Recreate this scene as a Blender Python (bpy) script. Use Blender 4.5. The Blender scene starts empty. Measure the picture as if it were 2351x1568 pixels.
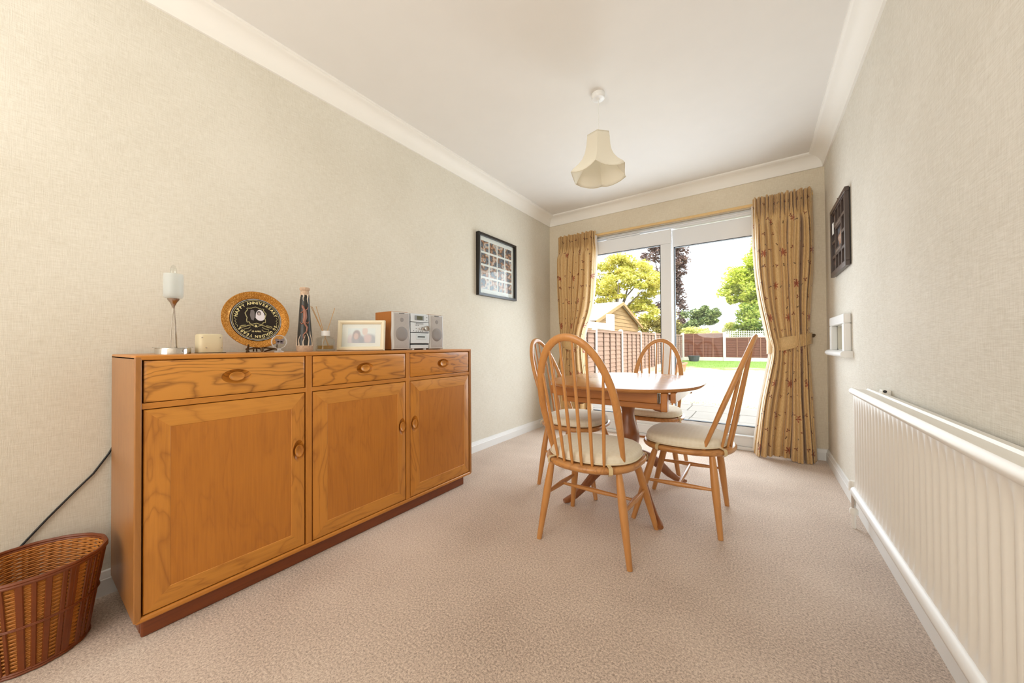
import bpy, bmesh, math, random
from mathutils import Vector, Matrix
random.seed(7)
PI = math.pi
sc = bpy.context.scene
C = sc.collection

# ------------------------------------------------------------------ camera
CAM_F, CAM_YAW, CAM_PITCH, CAM_ROLL, CAM_H = 807.309, math.radians(34.910), math.radians(0.5617), math.radians(-0.3466), 0.91549
def cam_axes():
    cy, sy = math.cos(CAM_YAW), math.sin(CAM_YAW)
    f = Vector((-sy*math.cos(CAM_PITCH), cy*math.cos(CAM_PITCH), math.sin(CAM_PITCH)))
    r0 = Vector((cy, sy, 0)); u0 = r0.cross(f)
    c, s = math.cos(CAM_ROLL), math.sin(CAM_ROLL)
    return c*r0 + s*u0, -s*r0 + c*u0, f
cr, cu, cf = cam_axes()
cd = bpy.data.cameras.new('camera'); cam = bpy.data.objects.new('camera', cd); C.objects.link(cam)
cd.sensor_width = 36.0; cd.lens = CAM_F/2351*36; cd.clip_start = 0.02; cd.clip_end = 300
m = Matrix.Identity(4)
for i in range(3):
    m[i][0], m[i][1], m[i][2] = cr[i], cu[i], -cf[i]
m[2][3] = CAM_H
cam.matrix_world = m
sc.camera = cam

# ------------------------------------------------------------------ light and exposure
sc.view_settings.view_transform = 'Standard'; sc.view_settings.look = 'None'
sc.view_settings.gamma = 1.0; sc.view_settings.use_curve_mapping = False
sc.view_settings.exposure = 0.27
w = bpy.data.worlds.new('sky'); sc.world = w; w.use_nodes = True
bg = w.node_tree.nodes['Background']; bg.inputs[0].default_value = (0.90, 0.95, 1.0, 1); bg.inputs[1].default_value = 2.5
def light(name, typ, loc, rot, energy, col=(1,1,1), **k):
    d = bpy.data.lights.new(name, typ); d.energy = energy; d.color = col
    for a, v in k.items(): setattr(d, a, v)
    o = bpy.data.objects.new(name, d); C.objects.link(o); o.location = loc; o.rotation_euler = rot
    return o
def look(dx, dy, dz): return Vector((dx, dy, dz)).to_track_quat('-Z', 'Y').to_euler()
light('sun', 'SUN', (0, -5, 10), look(-0.35, 0.62, -0.75), 4.2, (1.0, 0.95, 0.86), angle=math.radians(0.6))
light('rear_fill', 'AREA', (-0.7, -2.25, 1.35), look(-0.1, 1, 0.02), 27, (1.0, 0.99, 0.97), shape='RECTANGLE', size=2.0, size_y=1.9)  # added fill light behind the camera; the front wall has no window
light('overhead_fill', 'AREA', (-0.7, -0.9, 2.3), look(0.15, 0.8, -1), 5, (1.0, 0.96, 0.90), shape='RECTANGLE', size=1.4, size_y=1.2)  # unseen fill under the ceiling, added to brighten the room
light('bounce_fill', 'AREA', (-0.75, -1.45, 1.15), look(0, 0.34, 1), 19, (1.0, 0.985, 0.96), shape='DISK', size=0.7)  # added uplight behind the camera, softens the fill off the ceiling
light('patio_door_daylight', 'AREA', (-0.75, 3.80, 1.1), look(0, -1, 0), 36, (0.80, 0.89, 1.0), shape='RECTANGLE', size=1.45, size_y=1.75)

# ------------------------------------------------------------------ materials
def lin(c): return tuple((v/12.92 if v <= 0.04045 else ((v+0.055)/1.055)**2.4) for v in (x/255 for x in c)) + (1,)
class NT:
    def __init__(s, name):
        s.m = bpy.data.materials.new(name); s.m.use_nodes = True
        s.t = s.m.node_tree; s.b = s.t.nodes['Principled BSDF']; s.out = s.t.nodes['Material Output']
    def n(s, typ, **k):
        nd = s.t.nodes.new(typ)
        for a, v in k.items():
            if a.startswith('i_'):
                key = a[2:]; key = int(key) if key.isdigit() else key.replace('_', ' ')
                if isinstance(v, bpy.types.NodeSocket): s.t.links.new(v, nd.inputs[key])
                else: nd.inputs[key].default_value = v
            else: setattr(nd, a, v)
        return nd
    def l(s, a, b): s.t.links.new(a, b)
    def coord(s, scale=(1,1,1), loc=(0,0,0), rot=(0,0,0), src='Object'):
        tc = s.n('ShaderNodeTexCoord'); mp = s.n('ShaderNodeMapping')
        mp.inputs['Scale'].default_value = scale; mp.inputs['Location'].default_value = loc; mp.inputs['Rotation'].default_value = rot
        s.l(tc.outputs[src], mp.inputs['Vector']); return mp.outputs[0]
    def noise(s, vec, scale=5, detail=2, rough=.5, dist=0):
        nd = s.n('ShaderNodeTexNoise'); s.l(vec, nd.inputs['Vector'])
        nd.inputs['Scale'].default_value = scale; nd.inputs['Detail'].default_value = detail
        nd.inputs['Roughness'].default_value = rough; nd.inputs['Distortion'].default_value = dist
        return nd.outputs[0]
    def math(s, op, a, b=None, c=None):
        nd = s.n('ShaderNodeMath', operation=op)
        for i, v in enumerate((a, b, c)):
            if v is None: continue
            if isinstance(v, (int, float)): nd.inputs[i].default_value = v
            else: s.l(v, nd.inputs[i])
        return nd.outputs[0]
    def ramp(s, fac, stops):
        nd = s.n('ShaderNodeValToRGB'); s.l(fac, nd.inputs[0]); e = nd.color_ramp.elements
        while len(e) < len(stops): e.new(0.5)
        for x, (p, c) in zip(e, stops): x.position = p; x.color = c if len(c) == 4 else tuple(c)+(1,)
        return nd.outputs[0]
    def mix(s, fac, a, b, typ='MIX'):
        nd = s.n('ShaderNodeMix', data_type='RGBA', blend_type=typ)
        for i, v in ((0, fac), (6, a), (7, b)):
            if isinstance(v, bpy.types.NodeSocket): s.l(v, nd.inputs[i])
            else: nd.inputs[i].default_value = v
        return nd.outputs[2]
    def bump(s, h, strength=.3, dist=.001):
        nd = s.n('ShaderNodeBump'); nd.inputs['Strength'].default_value = strength; nd.inputs['Distance'].default_value = dist
        s.l(h, nd.inputs['Height']); s.l(nd.outputs[0], s.b.inputs['Normal']); return nd
    def col(s, v):
        if isinstance(v, bpy.types.NodeSocket): s.l(v, s.b.inputs['Base Color'])
        else: s.b.inputs['Base Color'].default_value = v
    def set(s, rough=None, metal=None, **k):
        if rough is not None: s.b.inputs['Roughness'].default_value = rough
        if metal is not None: s.b.inputs['Metallic'].default_value = metal
        for a, v in k.items(): s.b.inputs[a.replace('_', ' ')].default_value = v

def flat(name, rgb, rough=.5, metal=0, var=.06, vscale=8, bump=0, bscale=200, **k):
    t = NT(name); c = lin(rgb)
    v = t.coord()
    n = t.noise(v, vscale, 3)
    t.col(t.mix(n, tuple(x*(1-var) for x in c[:3])+(1,), tuple(min(1, x*(1+var)) for x in c[:3])+(1,)))
    t.set(rough, metal, **k)
    if bump: t.bump(t.noise(v, bscale, 3), bump, .001)
    return t.m

def wood(name, base, dark, axis='y', rough=.35, loc=(0,0,0), rings=9.0, figure=1.0, fine=.5, coat=.15):
    """contour-line (cathedral) figure stretched along the grain, plus fine pores"""
    t = NT(name)
    a = {'x': 0, 'y': 1, 'z': 2}[axis]
    s1 = [7.0, 7.0, 7.0]; s1[a] = 1.6
    s2 = [160.0, 160.0, 160.0]; s2[a] = 7.0
    n1 = t.noise(t.coord(tuple(s1), loc), 1.0, 3.5, .5, .6)
    r = t.math('FRACT', t.math('MULTIPLY', n1, rings))
    r = t.math('POWER', t.math('ABSOLUTE', t.math('SUBTRACT', t.math('MULTIPLY', r, 2.0), 1.0)), 3.5)
    n2 = t.noise(t.coord(tuple(s2), loc), 1.0, 3, .6)
    n3 = t.noise(t.coord((3, 3, 3), loc), 1.0, 2)
    f = t.math('ADD', t.math('MULTIPLY', r, .45*figure), t.math('MULTIPLY', n2, fine))
    f = t.math('ADD', f, t.math('MULTIPLY', t.math('SUBTRACT', n3, .5), .5))
    c = t.ramp(f, [(0.20, lin(base)), (0.88, lin(dark))])
    t.col(c); t.set(rough); t.b.inputs['Coat Weight'].default_value = coat; t.b.inputs['Coat Roughness'].default_value = .25
    t.bump(n2, .12, .0006)
    return t.m

M = {}
def wallpaper(name, rgb1, rgb2, axis):
    # woven linen-like paper: threads across and up, slubs; axis = horizontal axis of the wall
    t = NT(name)
    def sc3(h, v): return (h if axis == 'x' else 3, h if axis == 'y' else 3, v)
    a = t.noise(t.coord(sc3(26, 420)), 1, 3, .6, .4)
    b = t.noise(t.coord(sc3(420, 26)), 1, 3, .6, .4)
    g = t.noise(t.coord((2.2, 2.2, 2.2)), 1, 3)
    h = t.math('ADD', t.math('MULTIPLY', a, .6), t.math('MULTIPLY', b, .5))
    f = t.math('ADD', t.math('MULTIPLY', h, 1.1), t.math('MULTIPLY', t.math('SUBTRACT', g, .5), .35))
    t.col(t.ramp(f, [(.32, lin(rgb2)), (.75, lin(rgb1))])); t.set(.85)
    t.bump(h, .55, .0022)
    return t.m
M['paper_y'] = wallpaper('wallpaper_side', (232, 227, 214), (208, 200, 182), 'y')
M['paper_x'] = wallpaper('wallpaper_end', (236, 226, 206), (210, 196, 170), 'x')
M['paper_right'] = wallpaper('wallpaper_ribbed', (234, 229, 218), (206, 198, 182), 'y')
M['ceiling'] = flat('ceiling_paint', (236, 233, 228), .9, var=.02, bump=.05, bscale=60)
M['coving'] = flat('coving_paint', (246, 243, 236), .6, var=.01)
M['gloss'] = flat('gloss_white_paint', (238, 238, 236), .38, var=.01)
M['upvc'] = flat('white_upvc', (236, 238, 240), .28, var=.01)
M['gasket'] = flat('black_rubber_gasket', (40, 42, 46), .6)
def carpet():
    t = NT('beige_carpet')
    n = t.noise(t.coord((1, 1, 1)), 360, 5, .85)
    n2 = t.noise(t.coord((1, 1, 1)), 150, 3, .6)
    g = t.noise(t.coord((1, 1, 1)), 1.6, 3)
    f = t.math('ADD', t.math('MULTIPLY', n, .6), t.math('MULTIPLY', n2, .4))
    f = t.math('ADD', f, t.math('MULTIPLY', t.math('SUBTRACT', g, .5), .18))
    t.col(t.ramp(f, [(.38, lin((142, 120, 104))), (.5, lin((216, 193, 174))), (.62, lin((252, 236, 220)))])); t.set(.95)
    t.b.inputs['Sheen Weight'].default_value = .25
    t.bump(f, .8, .004)
    return t.m
M['carpet'] = carpet()
OAK, OAKD = (214, 136, 56), (150, 82, 22)
M['sb_case_y'] = wood('elm_case_lengthwise', (200, 130, 48), (158, 94, 30), 'y', figure=.4, loc=(3,1,2))
M['sb_case_z'] = wood('elm_case_upright', (170, 114, 56), (134, 84, 38), 'z', figure=.3, loc=(1,1,2))
M['sb_divider'] = wood('elm_divider', (200, 130, 48), (158, 94, 30), 'z', figure=.3, loc=(1,4,2))
M['sb_front_y'] = wood('elm_figured_rail', (208, 140, 54), (158, 94, 28), 'y', rings=12, figure=.7, loc=(0.3,.4,.7))
M['sb_panel'] = wood('elm_door_panel', (194, 122, 40), (158, 92, 26), 'z', rings=8, figure=.45, fine=.65, loc=(2,7,1))
M['sb_stile'] = wood('elm_stile', (204, 134, 50), (150, 88, 26), 'z', rings=10, figure=.8, loc=(5,2,3))
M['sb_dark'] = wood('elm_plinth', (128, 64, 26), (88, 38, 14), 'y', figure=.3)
M['sb_in'] = flat('cabinet_interior', (70, 34, 14), .7)
M['chair'] = wood('beech_chair_light', (202, 142, 80), (160, 100, 48), 'z', rings=5, figure=.35, fine=.45, rough=.32)
M['chair_seat'] = wood('elm_chair_seat', (200, 142, 82), (150, 94, 48), 'y', rings=9, figure=.8, rough=.32)
M['table_top'] = wood('elm_table_top', (190, 134, 80), (146, 92, 50), 'x', rings=8, figure=.6, rough=.24, coat=0)
M['table_top'].node_tree.nodes['Principled BSDF'].inputs['Specular IOR Level'].default_value = .22
M['table_frame'] = wood('elm_table_frame', (184, 118, 54), (136, 78, 30), 'x', rings=7, figure=.4, rough=.35)
M['table_leg'] = wood('elm_table_pedestal', (152, 92, 48), (98, 52, 24), 'z', rings=7, figure=.5, rough=.3)
M['chrome'] = flat('polished_steel', (205, 200, 195), .12, 1.0, var=.02)
M['copper'] = flat('rosy_polished_metal', (176, 162, 152), .15, 1.0, var=.03)
M['brass_dark'] = flat('dark_bronze', (84, 66, 44), .4, .6)
M['black'] = flat('black_plastic', (24, 24, 26), .45)
M['frame_black'] = flat('black_frame_lacquer', (34, 30, 27), .3)
M['mat_white'] = flat('white_mount_card', (240, 238, 234), .8, var=.01)
M['cream_frame'] = flat('cream_wood_frame', (240, 230, 202), .45, var=.02)
def cloth(name, rgb, rgb2, scale=700, rough=.9, emb=0):
    t = NT(name); v = t.coord()
    n = t.noise(v, scale, 2, .6)
    f = n
    if emb:
        vo = t.n('ShaderNodeTexVoronoi', feature='F1'); t.l(t.coord((1,1,1)), vo.inputs['Vector']); vo.inputs['Scale'].default_value = emb
        vo.inputs['Randomness'].default_value = .25
        f = t.math('ADD', t.math('MULTIPLY', n, .6), t.math('MULTIPLY', vo.outputs['Distance'], .35))
    t.col(t.ramp(f, [(.25, lin(rgb2)), (.75, lin(rgb))])); t.set(rough)
    t.b.inputs['Sheen Weight'].default_value = .2
    t.bump(f, .45, .0015)
    return t.m
M['cushion'] = cloth('cream_cushion_cloth', (246, 238, 220), (228, 216, 190), emb=48)
M['strap'] = cloth('tan_strap', (226, 204, 158), (206, 180, 132))
M['piping'] = cloth('cream_piping', (240, 228, 202), (226, 210, 178))

def curtain_mat():
    t = NT('gold_floral_curtain_cloth')
    tc = t.n('ShaderNodeTexCoord'); sp = t.n('ShaderNodeSeparateXYZ'); t.l(tc.outputs['UV'], sp.inputs[0])
    U, V = sp.outputs[0], sp.outputs[1]
    def motif(pu, pv, ou, ov, R, petals, amp, sy=1.0):
        v = t.math('ADD', t.math('DIVIDE', V, pv), ov)
        row = t.math('FLOOR', v)
        u = t.math('ADD', t.math('ADD', t.math('DIVIDE', U, pu), ou), t.math('MULTIPLY', row, .5))
        colm = t.math('FLOOR', u)
        jit = t.math('FRACT', t.math('MULTIPLY', t.math('SINE', t.math('ADD', t.math('MULTIPLY', row, 12.9), t.math('MULTIPLY', colm, 78.2))), 43.7))
        lu = t.math('MULTIPLY', t.math('SUBTRACT', t.math('FRACT', u), t.math('ADD', .35, t.math('MULTIPLY', jit, .3))), pu)
        lv = t.math('MULTIPLY', t.math('SUBTRACT', t.math('FRACT', v), .5), pv*sy)
        r = t.math('SQRT', t.math('ADD', t.math('MULTIPLY', lu, lu), t.math('MULTIPLY', lv, lv)))
        th = t.math('ARCTAN2', lv, lu)
        lim = t.math('MULTIPLY', t.math('ADD', 1-amp, t.math('MULTIPLY', t.math('COSINE', t.math('ADD', t.math('MULTIPLY', th, petals), t.math('MULTIPLY', jit, 6.0))), amp)), R)
        return t.math('LESS_THAN', r, lim)
    f1 = motif(.30, .26, .1, .2, .034, 7, .35)
    f2 = motif(.15, .13, .6, .68, .016, 3, .5)
    f3 = motif(.15, .17, .35, .45, .012, 2, .5)
    base = t.ramp(t.noise(t.coord((400, 400, 60)), 1, 3, .6), [(.3, lin((196, 156, 98))), (.7, lin((228, 192, 136)))])
    c = t.mix(f3, base, lin((104, 76, 44)))
    c = t.mix(f2, c, lin((128, 70, 38)))
    c = t.mix(f1, c, lin((160, 84, 48)))
    t.col(c); t.set(.55); t.b.inputs['Sheen Weight'].default_value = .3
    tr = t.n('ShaderNodeBsdfTranslucent'); t.l(c, tr.inputs[0])
    mx = t.n('ShaderNodeMixShader'); mx.inputs[0].default_value = .07
    t.l(t.b.outputs[0], mx.inputs[1]); t.l(tr.outputs[0], mx.inputs[2]); t.l(mx.outputs[0], t.out.inputs[0])
    return t.m
M['curtain'] = curtain_mat()
def translucent(name, rgb, fac=.4, rough=.8):
    t = NT(name); t.col(lin(rgb)); t.set(rough)
    tr = t.n('ShaderNodeBsdfTranslucent'); tr.inputs[0].default_value = lin(rgb)
    mx = t.n('ShaderNodeMixShader'); mx.inputs[0].default_value = fac
    t.l(t.b.outputs[0], mx.inputs[1]); t.l(tr.outputs[0], mx.inputs[2]); t.l(mx.outputs[0], t.out.inputs[0])
    return t.m
M['lining'] = translucent('white_curtain_lining', (240, 232, 222), .35)
M['shade'] = translucent('cream_lampshade_cloth', (250, 245, 232), .4)
M['leafy'] = None
def glass(name, tint=(1,1,1), gloss_rough=.0, f0=1.45, opac=0.0, oc=(1,1,1)):
    t = NT(name); t.t.nodes.remove(t.b)
    tr = t.n('ShaderNodeBsdfTransparent'); tr.inputs[0].default_value = tuple(tint)+(1,)
    gl = t.n('ShaderNodeBsdfGlossy'); gl.inputs['Roughness'].default_value = gloss_rough
    ge = t.n('ShaderNodeNewGeometry'); dt = t.n('ShaderNodeVectorMath', operation='DOT_PRODUCT')
    t.l(ge.outputs['Normal'], dt.inputs[0]); t.l(ge.outputs['Incoming'], dt.inputs[1])
    r0 = ((f0-1)/(f0+1))**2
    k = t.math('POWER', t.math('SUBTRACT', 1.0, t.math('ABSOLUTE', dt.outputs['Value'])), 5.0)
    fr = t.math('ADD', r0, t.math('MULTIPLY', k, 1-r0))
    mx = t.n('ShaderNodeMixShader'); t.l(fr, mx.inputs[0]); t.l(tr.outputs[0], mx.inputs[1]); t.l(gl.outputs[0], mx.inputs[2])
    last = mx.outputs[0]
    if opac:
        df = t.n('ShaderNodeBsdfDiffuse'); df.inputs[0].default_value = tuple(oc)+(1,)
        tl = t.n('ShaderNodeBsdfTranslucent'); tl.inputs[0].default_value = tuple(oc)+(1,)
        ad = t.n('ShaderNodeMixShader'); ad.inputs[0].default_value = .5; t.l(df.outputs[0], ad.inputs[1]); t.l(tl.outputs[0], ad.inputs[2])
        m2 = t.n('ShaderNodeMixShader'); m2.inputs[0].default_value = opac; t.l(last, m2.inputs[1]); t.l(ad.outputs[0], m2.inputs[2]); last = m2.outputs[0]
    t.l(last, t.out.inputs[0])
    return t.m
M['pane'] = glass('window_glass', (.97, .985, .98), f0=1.2)
M['glass'] = glass('clear_glass', (.95, .96, .95), f0=1.6)
M['frost'] = glass('frosted_glass', (.95, .97, .97),   .3, 1.45, .42, (.90, .91, .90))
M['oil'] = glass('amber_oil', (.93, .74, .34), 0, 1.3, .25, (.85, .62, .2))
M['rad'] = flat('cream_radiator_enamel', (238, 234, 226), .38, var=.01)

# ------------------------------------------------------------------ mesh building
def uniq(n): return n
class MB:
    def __init__(s): s.v, s.f, s.uv = [], [], None
    def quad(s, a, b, c, d): i = len(s.v); s.v += [a, b, c, d]; s.f.append((i, i+1, i+2, i+3)); return s
    def tri(s, a, b, c): i = len(s.v); s.v += [a, b, c]; s.f.append((i, i+1, i+2)); return s
    def box(s, x0, x1, y0, y1, z0, z1):
        if x0 > x1: x0, x1 = x1, x0
        if y0 > y1: y0, y1 = y1, y0
        if z0 > z1: z0, z1 = z1, z0
        i = len(s.v)
        s.v += [(x0,y0,z0),(x1,y0,z0),(x1,y1,z0),(x0,y1,z0),(x0,y0,z1),(x1,y0,z1),(x1,y1,z1),(x0,y1,z1)]
        s.f += [tuple(i+k for k in q) for q in ((0,3,2,1),(4,5,6,7),(0,1,5,4),(1,2,6,5),(2,3,7,6),(3,0,4,7))]
        return s
    def prism(s, pts, vec):
        """pts: closed planar loop of 3-D points; vec: extrusion"""
        i = len(s.v); n = len(pts); vec = Vector(vec)
        s.v += [tuple(p) for p in pts] + [tuple(Vector(p)+vec) for p in pts]
        s.f.append(tuple(range(i+n-1, i-1, -1))); s.f.append(tuple(range(i+n, i+2*n)))
        for k in range(n):
            k2 = (k+1) % n; s.f.append((i+k, i+k2, i+n+k2, i+n+k))
        return s
    def loops(s, loops, cap0=True, cap1=True, closed=True):
        i = len(s.v); n = len(loops[0])
        for L in loops: s.v += [tuple(p) for p in L]
        for a in range(len(loops)-1):
            for k in range(n if closed else n-1):
                k2 = (k+1) % n
                s.f.append((i+a*n+k, i+a*n+k2, i+(a+1)*n+k2, i+(a+1)*n+k))
        if cap0 and closed: s.f.append(tuple(range(i+n-1, i-1, -1)))
        if cap1 and closed: j = i+(len(loops)-1)*n; s.f.append(tuple(range(j, j+n)))
        return s
    def tube(s, pts, rad, seg=8, ref=(0,0,1), cap=True, closed=False):
        """rad: number, list of numbers, or list of (side, up) half axes"""
        P = [Vector(p) for p in pts]; n = len(P)
        R = rad if isinstance(rad, (list, tuple)) and len(rad) == n else [rad]*n
        L = []; prev = None
        for k in range(n):
            if closed: t = P[(k+1) % n]-P[k-1]
            else: t = P[min(k+1, n-1)]-P[max(k-1, 0)]
            t = t.normalized() if t.length else Vector((0,0,1))
            if prev is None:
                r = Vector(ref)
                if abs(r.dot(t)) > .97: r = Vector((1,0,0)) if abs(t.x) < .9 else Vector((0,1,0))
            else: r = prev
            u = (r - t*r.dot(t)).normalized(); sd = t.cross(u); prev = u
            a, b = R[k] if isinstance(R[k], (tuple, list)) else (R[k], R[k])
            L.append([P[k] + sd*math.cos(q)*a + u*math.sin(q)*b for q in (2*PI*j/seg for j in range(seg))])
        if closed: L.append(L[0]); return s.loops(L, False, False)
        return s.loops(L, cap, cap)
    def lathe(s, prof, c=(0,0,0), seg=24, sx=1, sy=1, cap=True):
        L = [[(c[0]+r*sx*math.cos(2*PI*j/seg), c[1]+r*sy*math.sin(2*PI*j/seg), c[2]+z) for j in range(seg)] for r, z in prof]
        return s.loops(L, cap, cap)
    def plate(s, outline, z0, z1, r=.005, steps=3):
        """outline(inset) -> list of (x, y); rounded edge plate"""
        L = []
        for k in range(steps+1):
            a = PI/2*k/steps; L.append([(x, y, z0 + r*(1-math.sin(a)) if False else z0+r-r*math.cos(a)) for x, y in outline(r*(1-math.sin(a)))])
        for k in range(steps+1):
            a = PI/2*k/steps; L.append([(x, y, z1-r+r*math.sin(a)) for x, y in outline(r*(1-math.cos(a)))])
        return s.loops(L)
    def build(s, name, mat, parent=None, off=None, smooth=35, bevel=0, bseg=2, subsurf=0, solid=0):
        o3 = Vector(off) if off is not None else Vector((0,0,0))
        me = bpy.data.meshes.new(name)
        me.from_pydata([tuple(Vector(v)-o3) for v in s.v], [], s.f)
        if s.uv:
            ul = me.uv_layers.new(name='uv')
            for lp in me.loops: ul.data[lp.index].uv = s.uv[lp.vertex_index]
        bm = bmesh.new(); bm.from_mesh(me)
        bmesh.ops.recalc_face_normals(bm, faces=bm.faces); bm.to_mesh(me); bm.free()
        if smooth:
            me.shade_smooth()
            if smooth < 180: me.set_sharp_from_angle(angle=math.radians(smooth))
        me.materials.append(mat)
        o = bpy.data.objects.new(name, me); C.objects.link(o)
        if parent: o.parent = parent
        if bevel:
            b = o.modifiers.new('bevel', 'BEVEL'); b.width = bevel; b.segments = bseg; b.limit_method = 'ANGLE'; b.harden_normals = False
        if solid:
            b = o.modifiers.new('solid', 'SOLIDIFY'); b.thickness = solid; b.offset = 0
        if subsurf:
            b = o.modifiers.new('sub', 'SUBSURF'); b.levels = subsurf; b.render_levels = subsurf
        return o
def tag(o, label=None, cat=None, group=None, kind=None):
    if label: o['label'] = label
    if cat: o['category'] = cat
    if group: o['group'] = group
    if kind: o['kind'] = kind
    return o
def thing(name, label, cat, loc=(0,0,0), rotz=0, group=None):
    o = bpy.data.objects.new(name, None); C.objects.link(o); o.location = loc; o.rotation_euler = (0, 0, rotz)
    return tag(o, label, cat, group)
def struct(name, mb, mat, label, **k):
    return tag(mb.build(name, mat, **k), label, 'structure' if False else None, kind='structure')
def copy_tree(o, parent=None):
    c = o.copy(); C.objects.link(c); c.parent = parent
    for ch in [x for x in bpy.data.objects if x.parent == o]: copy_tree(ch, c)
    return c
def sup(a, b, n, cnt=64, n2=None):
    """superellipse outline factory; n for +y half, n2 for -y half"""
    def f(ins):
        out = []
        for k in range(cnt):
            t = 2*PI*k/cnt; c, s_ = math.cos(t), math.sin(t)
            e = 2/(n if s_ >= 0 else (n2 or n))
            out.append(((a-ins)*math.copysign(abs(c)**e, c), (b-ins)*math.copysign(abs(s_)**e, s_)))
        return out
    return f
def interp(tab, x):
    if x <= tab[0][0]: return tab[0][1]
    for (a, va), (b, vb) in zip(tab, tab[1:]):
        if x <= b:
            t = (x-a)/(b-a); t = t*t*(3-2*t) if False else t
            return va+(vb-va)*t
    return tab[-1][1]
def spline(tab, x):
    # smooth Catmull-Rom through table
    if x <= tab[0][0]: return tab[0][1]
    if x >= tab[-1][0]: return tab[-1][1]
    for i in range(len(tab)-1):
        if x <= tab[i+1][0]:
            x0, y0 = tab[i]; x1, y1 = tab[i+1]
            m0 = (y1-tab[i-1][1])/(x1-tab[i-1][0]) if i > 0 else (y1-y0)/(x1-x0)
            m1 = (tab[i+2][1]-y0)/(tab[i+2][0]-x0) if i+2 < len(tab) else (y1-y0)/(x1-x0)
            h = x1-x0; t = (x-x0)/h
            return (2*t**3-3*t**2+1)*y0+(t**3-2*t**2+t)*h*m0+(-2*t**3+3*t**2)*y1+(t**3-t**2)*h*m1

# ================================================================== the room
XL, XR, YB, YF, ZC = -2.0, 0.4445, 3.655, -2.4, 2.40
T = .28
# ------ floor, ceiling, walls
struct('floor', MB().box(XL-T, XR+T, YF-T, YB+.02, -.12, 0), M['carpet'], 'beige pile carpet over the whole floor')
struct('ceiling', MB().box(XL-T, XR+T, YF-T, YB+T, ZC, ZC+.12), M['ceiling'], 'plain off-white ceiling')
struct('wall_left', MB().box(XL-T, XL, YF-T, YB+T, 0, ZC), M['paper_y'], 'long left wall in cream woven wallpaper')
NY0, NY1, NZ0, NZ1 = 2.83, 3.20, .872, 1.030          # recess in the right wall
wr = MB()
wr.box(XR, XR+T, YF-T, NY0, 0, ZC).box(XR, XR+T, NY1, YB+T, 0, ZC).box(XR, XR+T, NY0, NY1, 0, NZ0).box(XR, XR+T, NY0, NY1, NZ1, ZC)
struct('wall_right', wr, M['paper_right'], 'right wall in cream ribbed wallpaper')
DX0, DX1, DZ = -1.82, 0.34, 2.078                    # patio door opening
wb = MB()
wb.box(XL, DX0, YB, YB+T, 0, ZC).box(DX1, XR, YB, YB+T, 0, ZC).box(DX0, DX1, YB, YB+T, DZ, ZC)
struct('wall_back', wb, M['paper_x'], 'end wall around the patio door in cream wallpaper')
struct('wall_front', MB().box(XL, XR, YF-T, YF, 0, ZC), M['paper_x'], 'wall behind the viewer')
struct('roof', MB().box(XL-T-3, XR+T+4, YF-T, YB+T+.25, 3.0, 3.12).box(XL-T-3, XR+T+4, YB+T-.05, YB+T, 2.52, 3.0), M['ceiling'], 'unseen roof slab over the room, sized to shade the patio')  # unseen slab added above the ceiling, height chosen to shade the patio
# ------ coving (quarter-round cove), baseboards
def coving(name, a, b, inn, label):
    # a, b: end points on the wall line; inn: inward unit vector
    prof = [(0, .10), (.012, .10), (.014, .092)]
    for k in range(9):
        q = PI/2*k/8; prof.append((.014+.072*(1-math.cos(q)), .090-.072*math.sin(q)))
    prof += [(.090, .014), (.100, .012), (.100, 0), (0, 0)]
    A, B, n = Vector(a), Vector(b), Vector(inn); d = (B-A).normalized()
    mb = MB(); L = []
    for P, sgn in ((A, 1), (B, -1)):
        L.append([P + n*i + d*sgn*i + Vector((0, 0, -dz)) for i, dz in prof])
    mb.loops(L)
    return struct(name, mb, M['coving'], label, smooth=40)
coving('trim_1', (XL, YF, ZC), (XL, YB, ZC), (1,0,0), 'white coved cornice along the left wall')
coving('trim_2', (XL, YB, ZC), (XR, YB, ZC), (0,-1,0), 'white coved cornice along the end wall')
coving('trim_3', (XR, YB, ZC), (XR, YF, ZC), (-1,0,0), 'white coved cornice along the right wall')
def skirting(name, a, b, inn, label, hgt=.088):
    prof = [(0, 0), (.016, 0), (.016, hgt*.66), (.0135, hgt*.70), (.0135, hgt*.74), (.011, hgt*.80), (.009, hgt*.97), (.005, hgt), (0, hgt)]
    A, B, n = Vector(a), Vector(b), Vector(inn); d = (B-A).normalized()
    L = [[P + n*i + Vector((0,0,z)) for i, z in prof] for P in (A, B)]
    return struct(name, MB().loops(L), M['gloss'], label, smooth=30)
skirting('baseboard_left', (XL, YF, 0), (XL, YB, 0), (1,0,0), 'white skirting board of the left wall')
skirting('baseboard_back', (DX1, YB, 0), (XR, YB, 0), (0,-1,0), 'short white skirting right of the patio door')
skirting('baseboard_rear', (XL, YB, 0), (DX0, YB, 0), (0,-1,0), 'short white skirting left of the patio door')
skirting('baseboard_right', (XR, YF, 0), (XR, YB, 0), (-1,0,0), 'white skirting board of the right wall')

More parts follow.
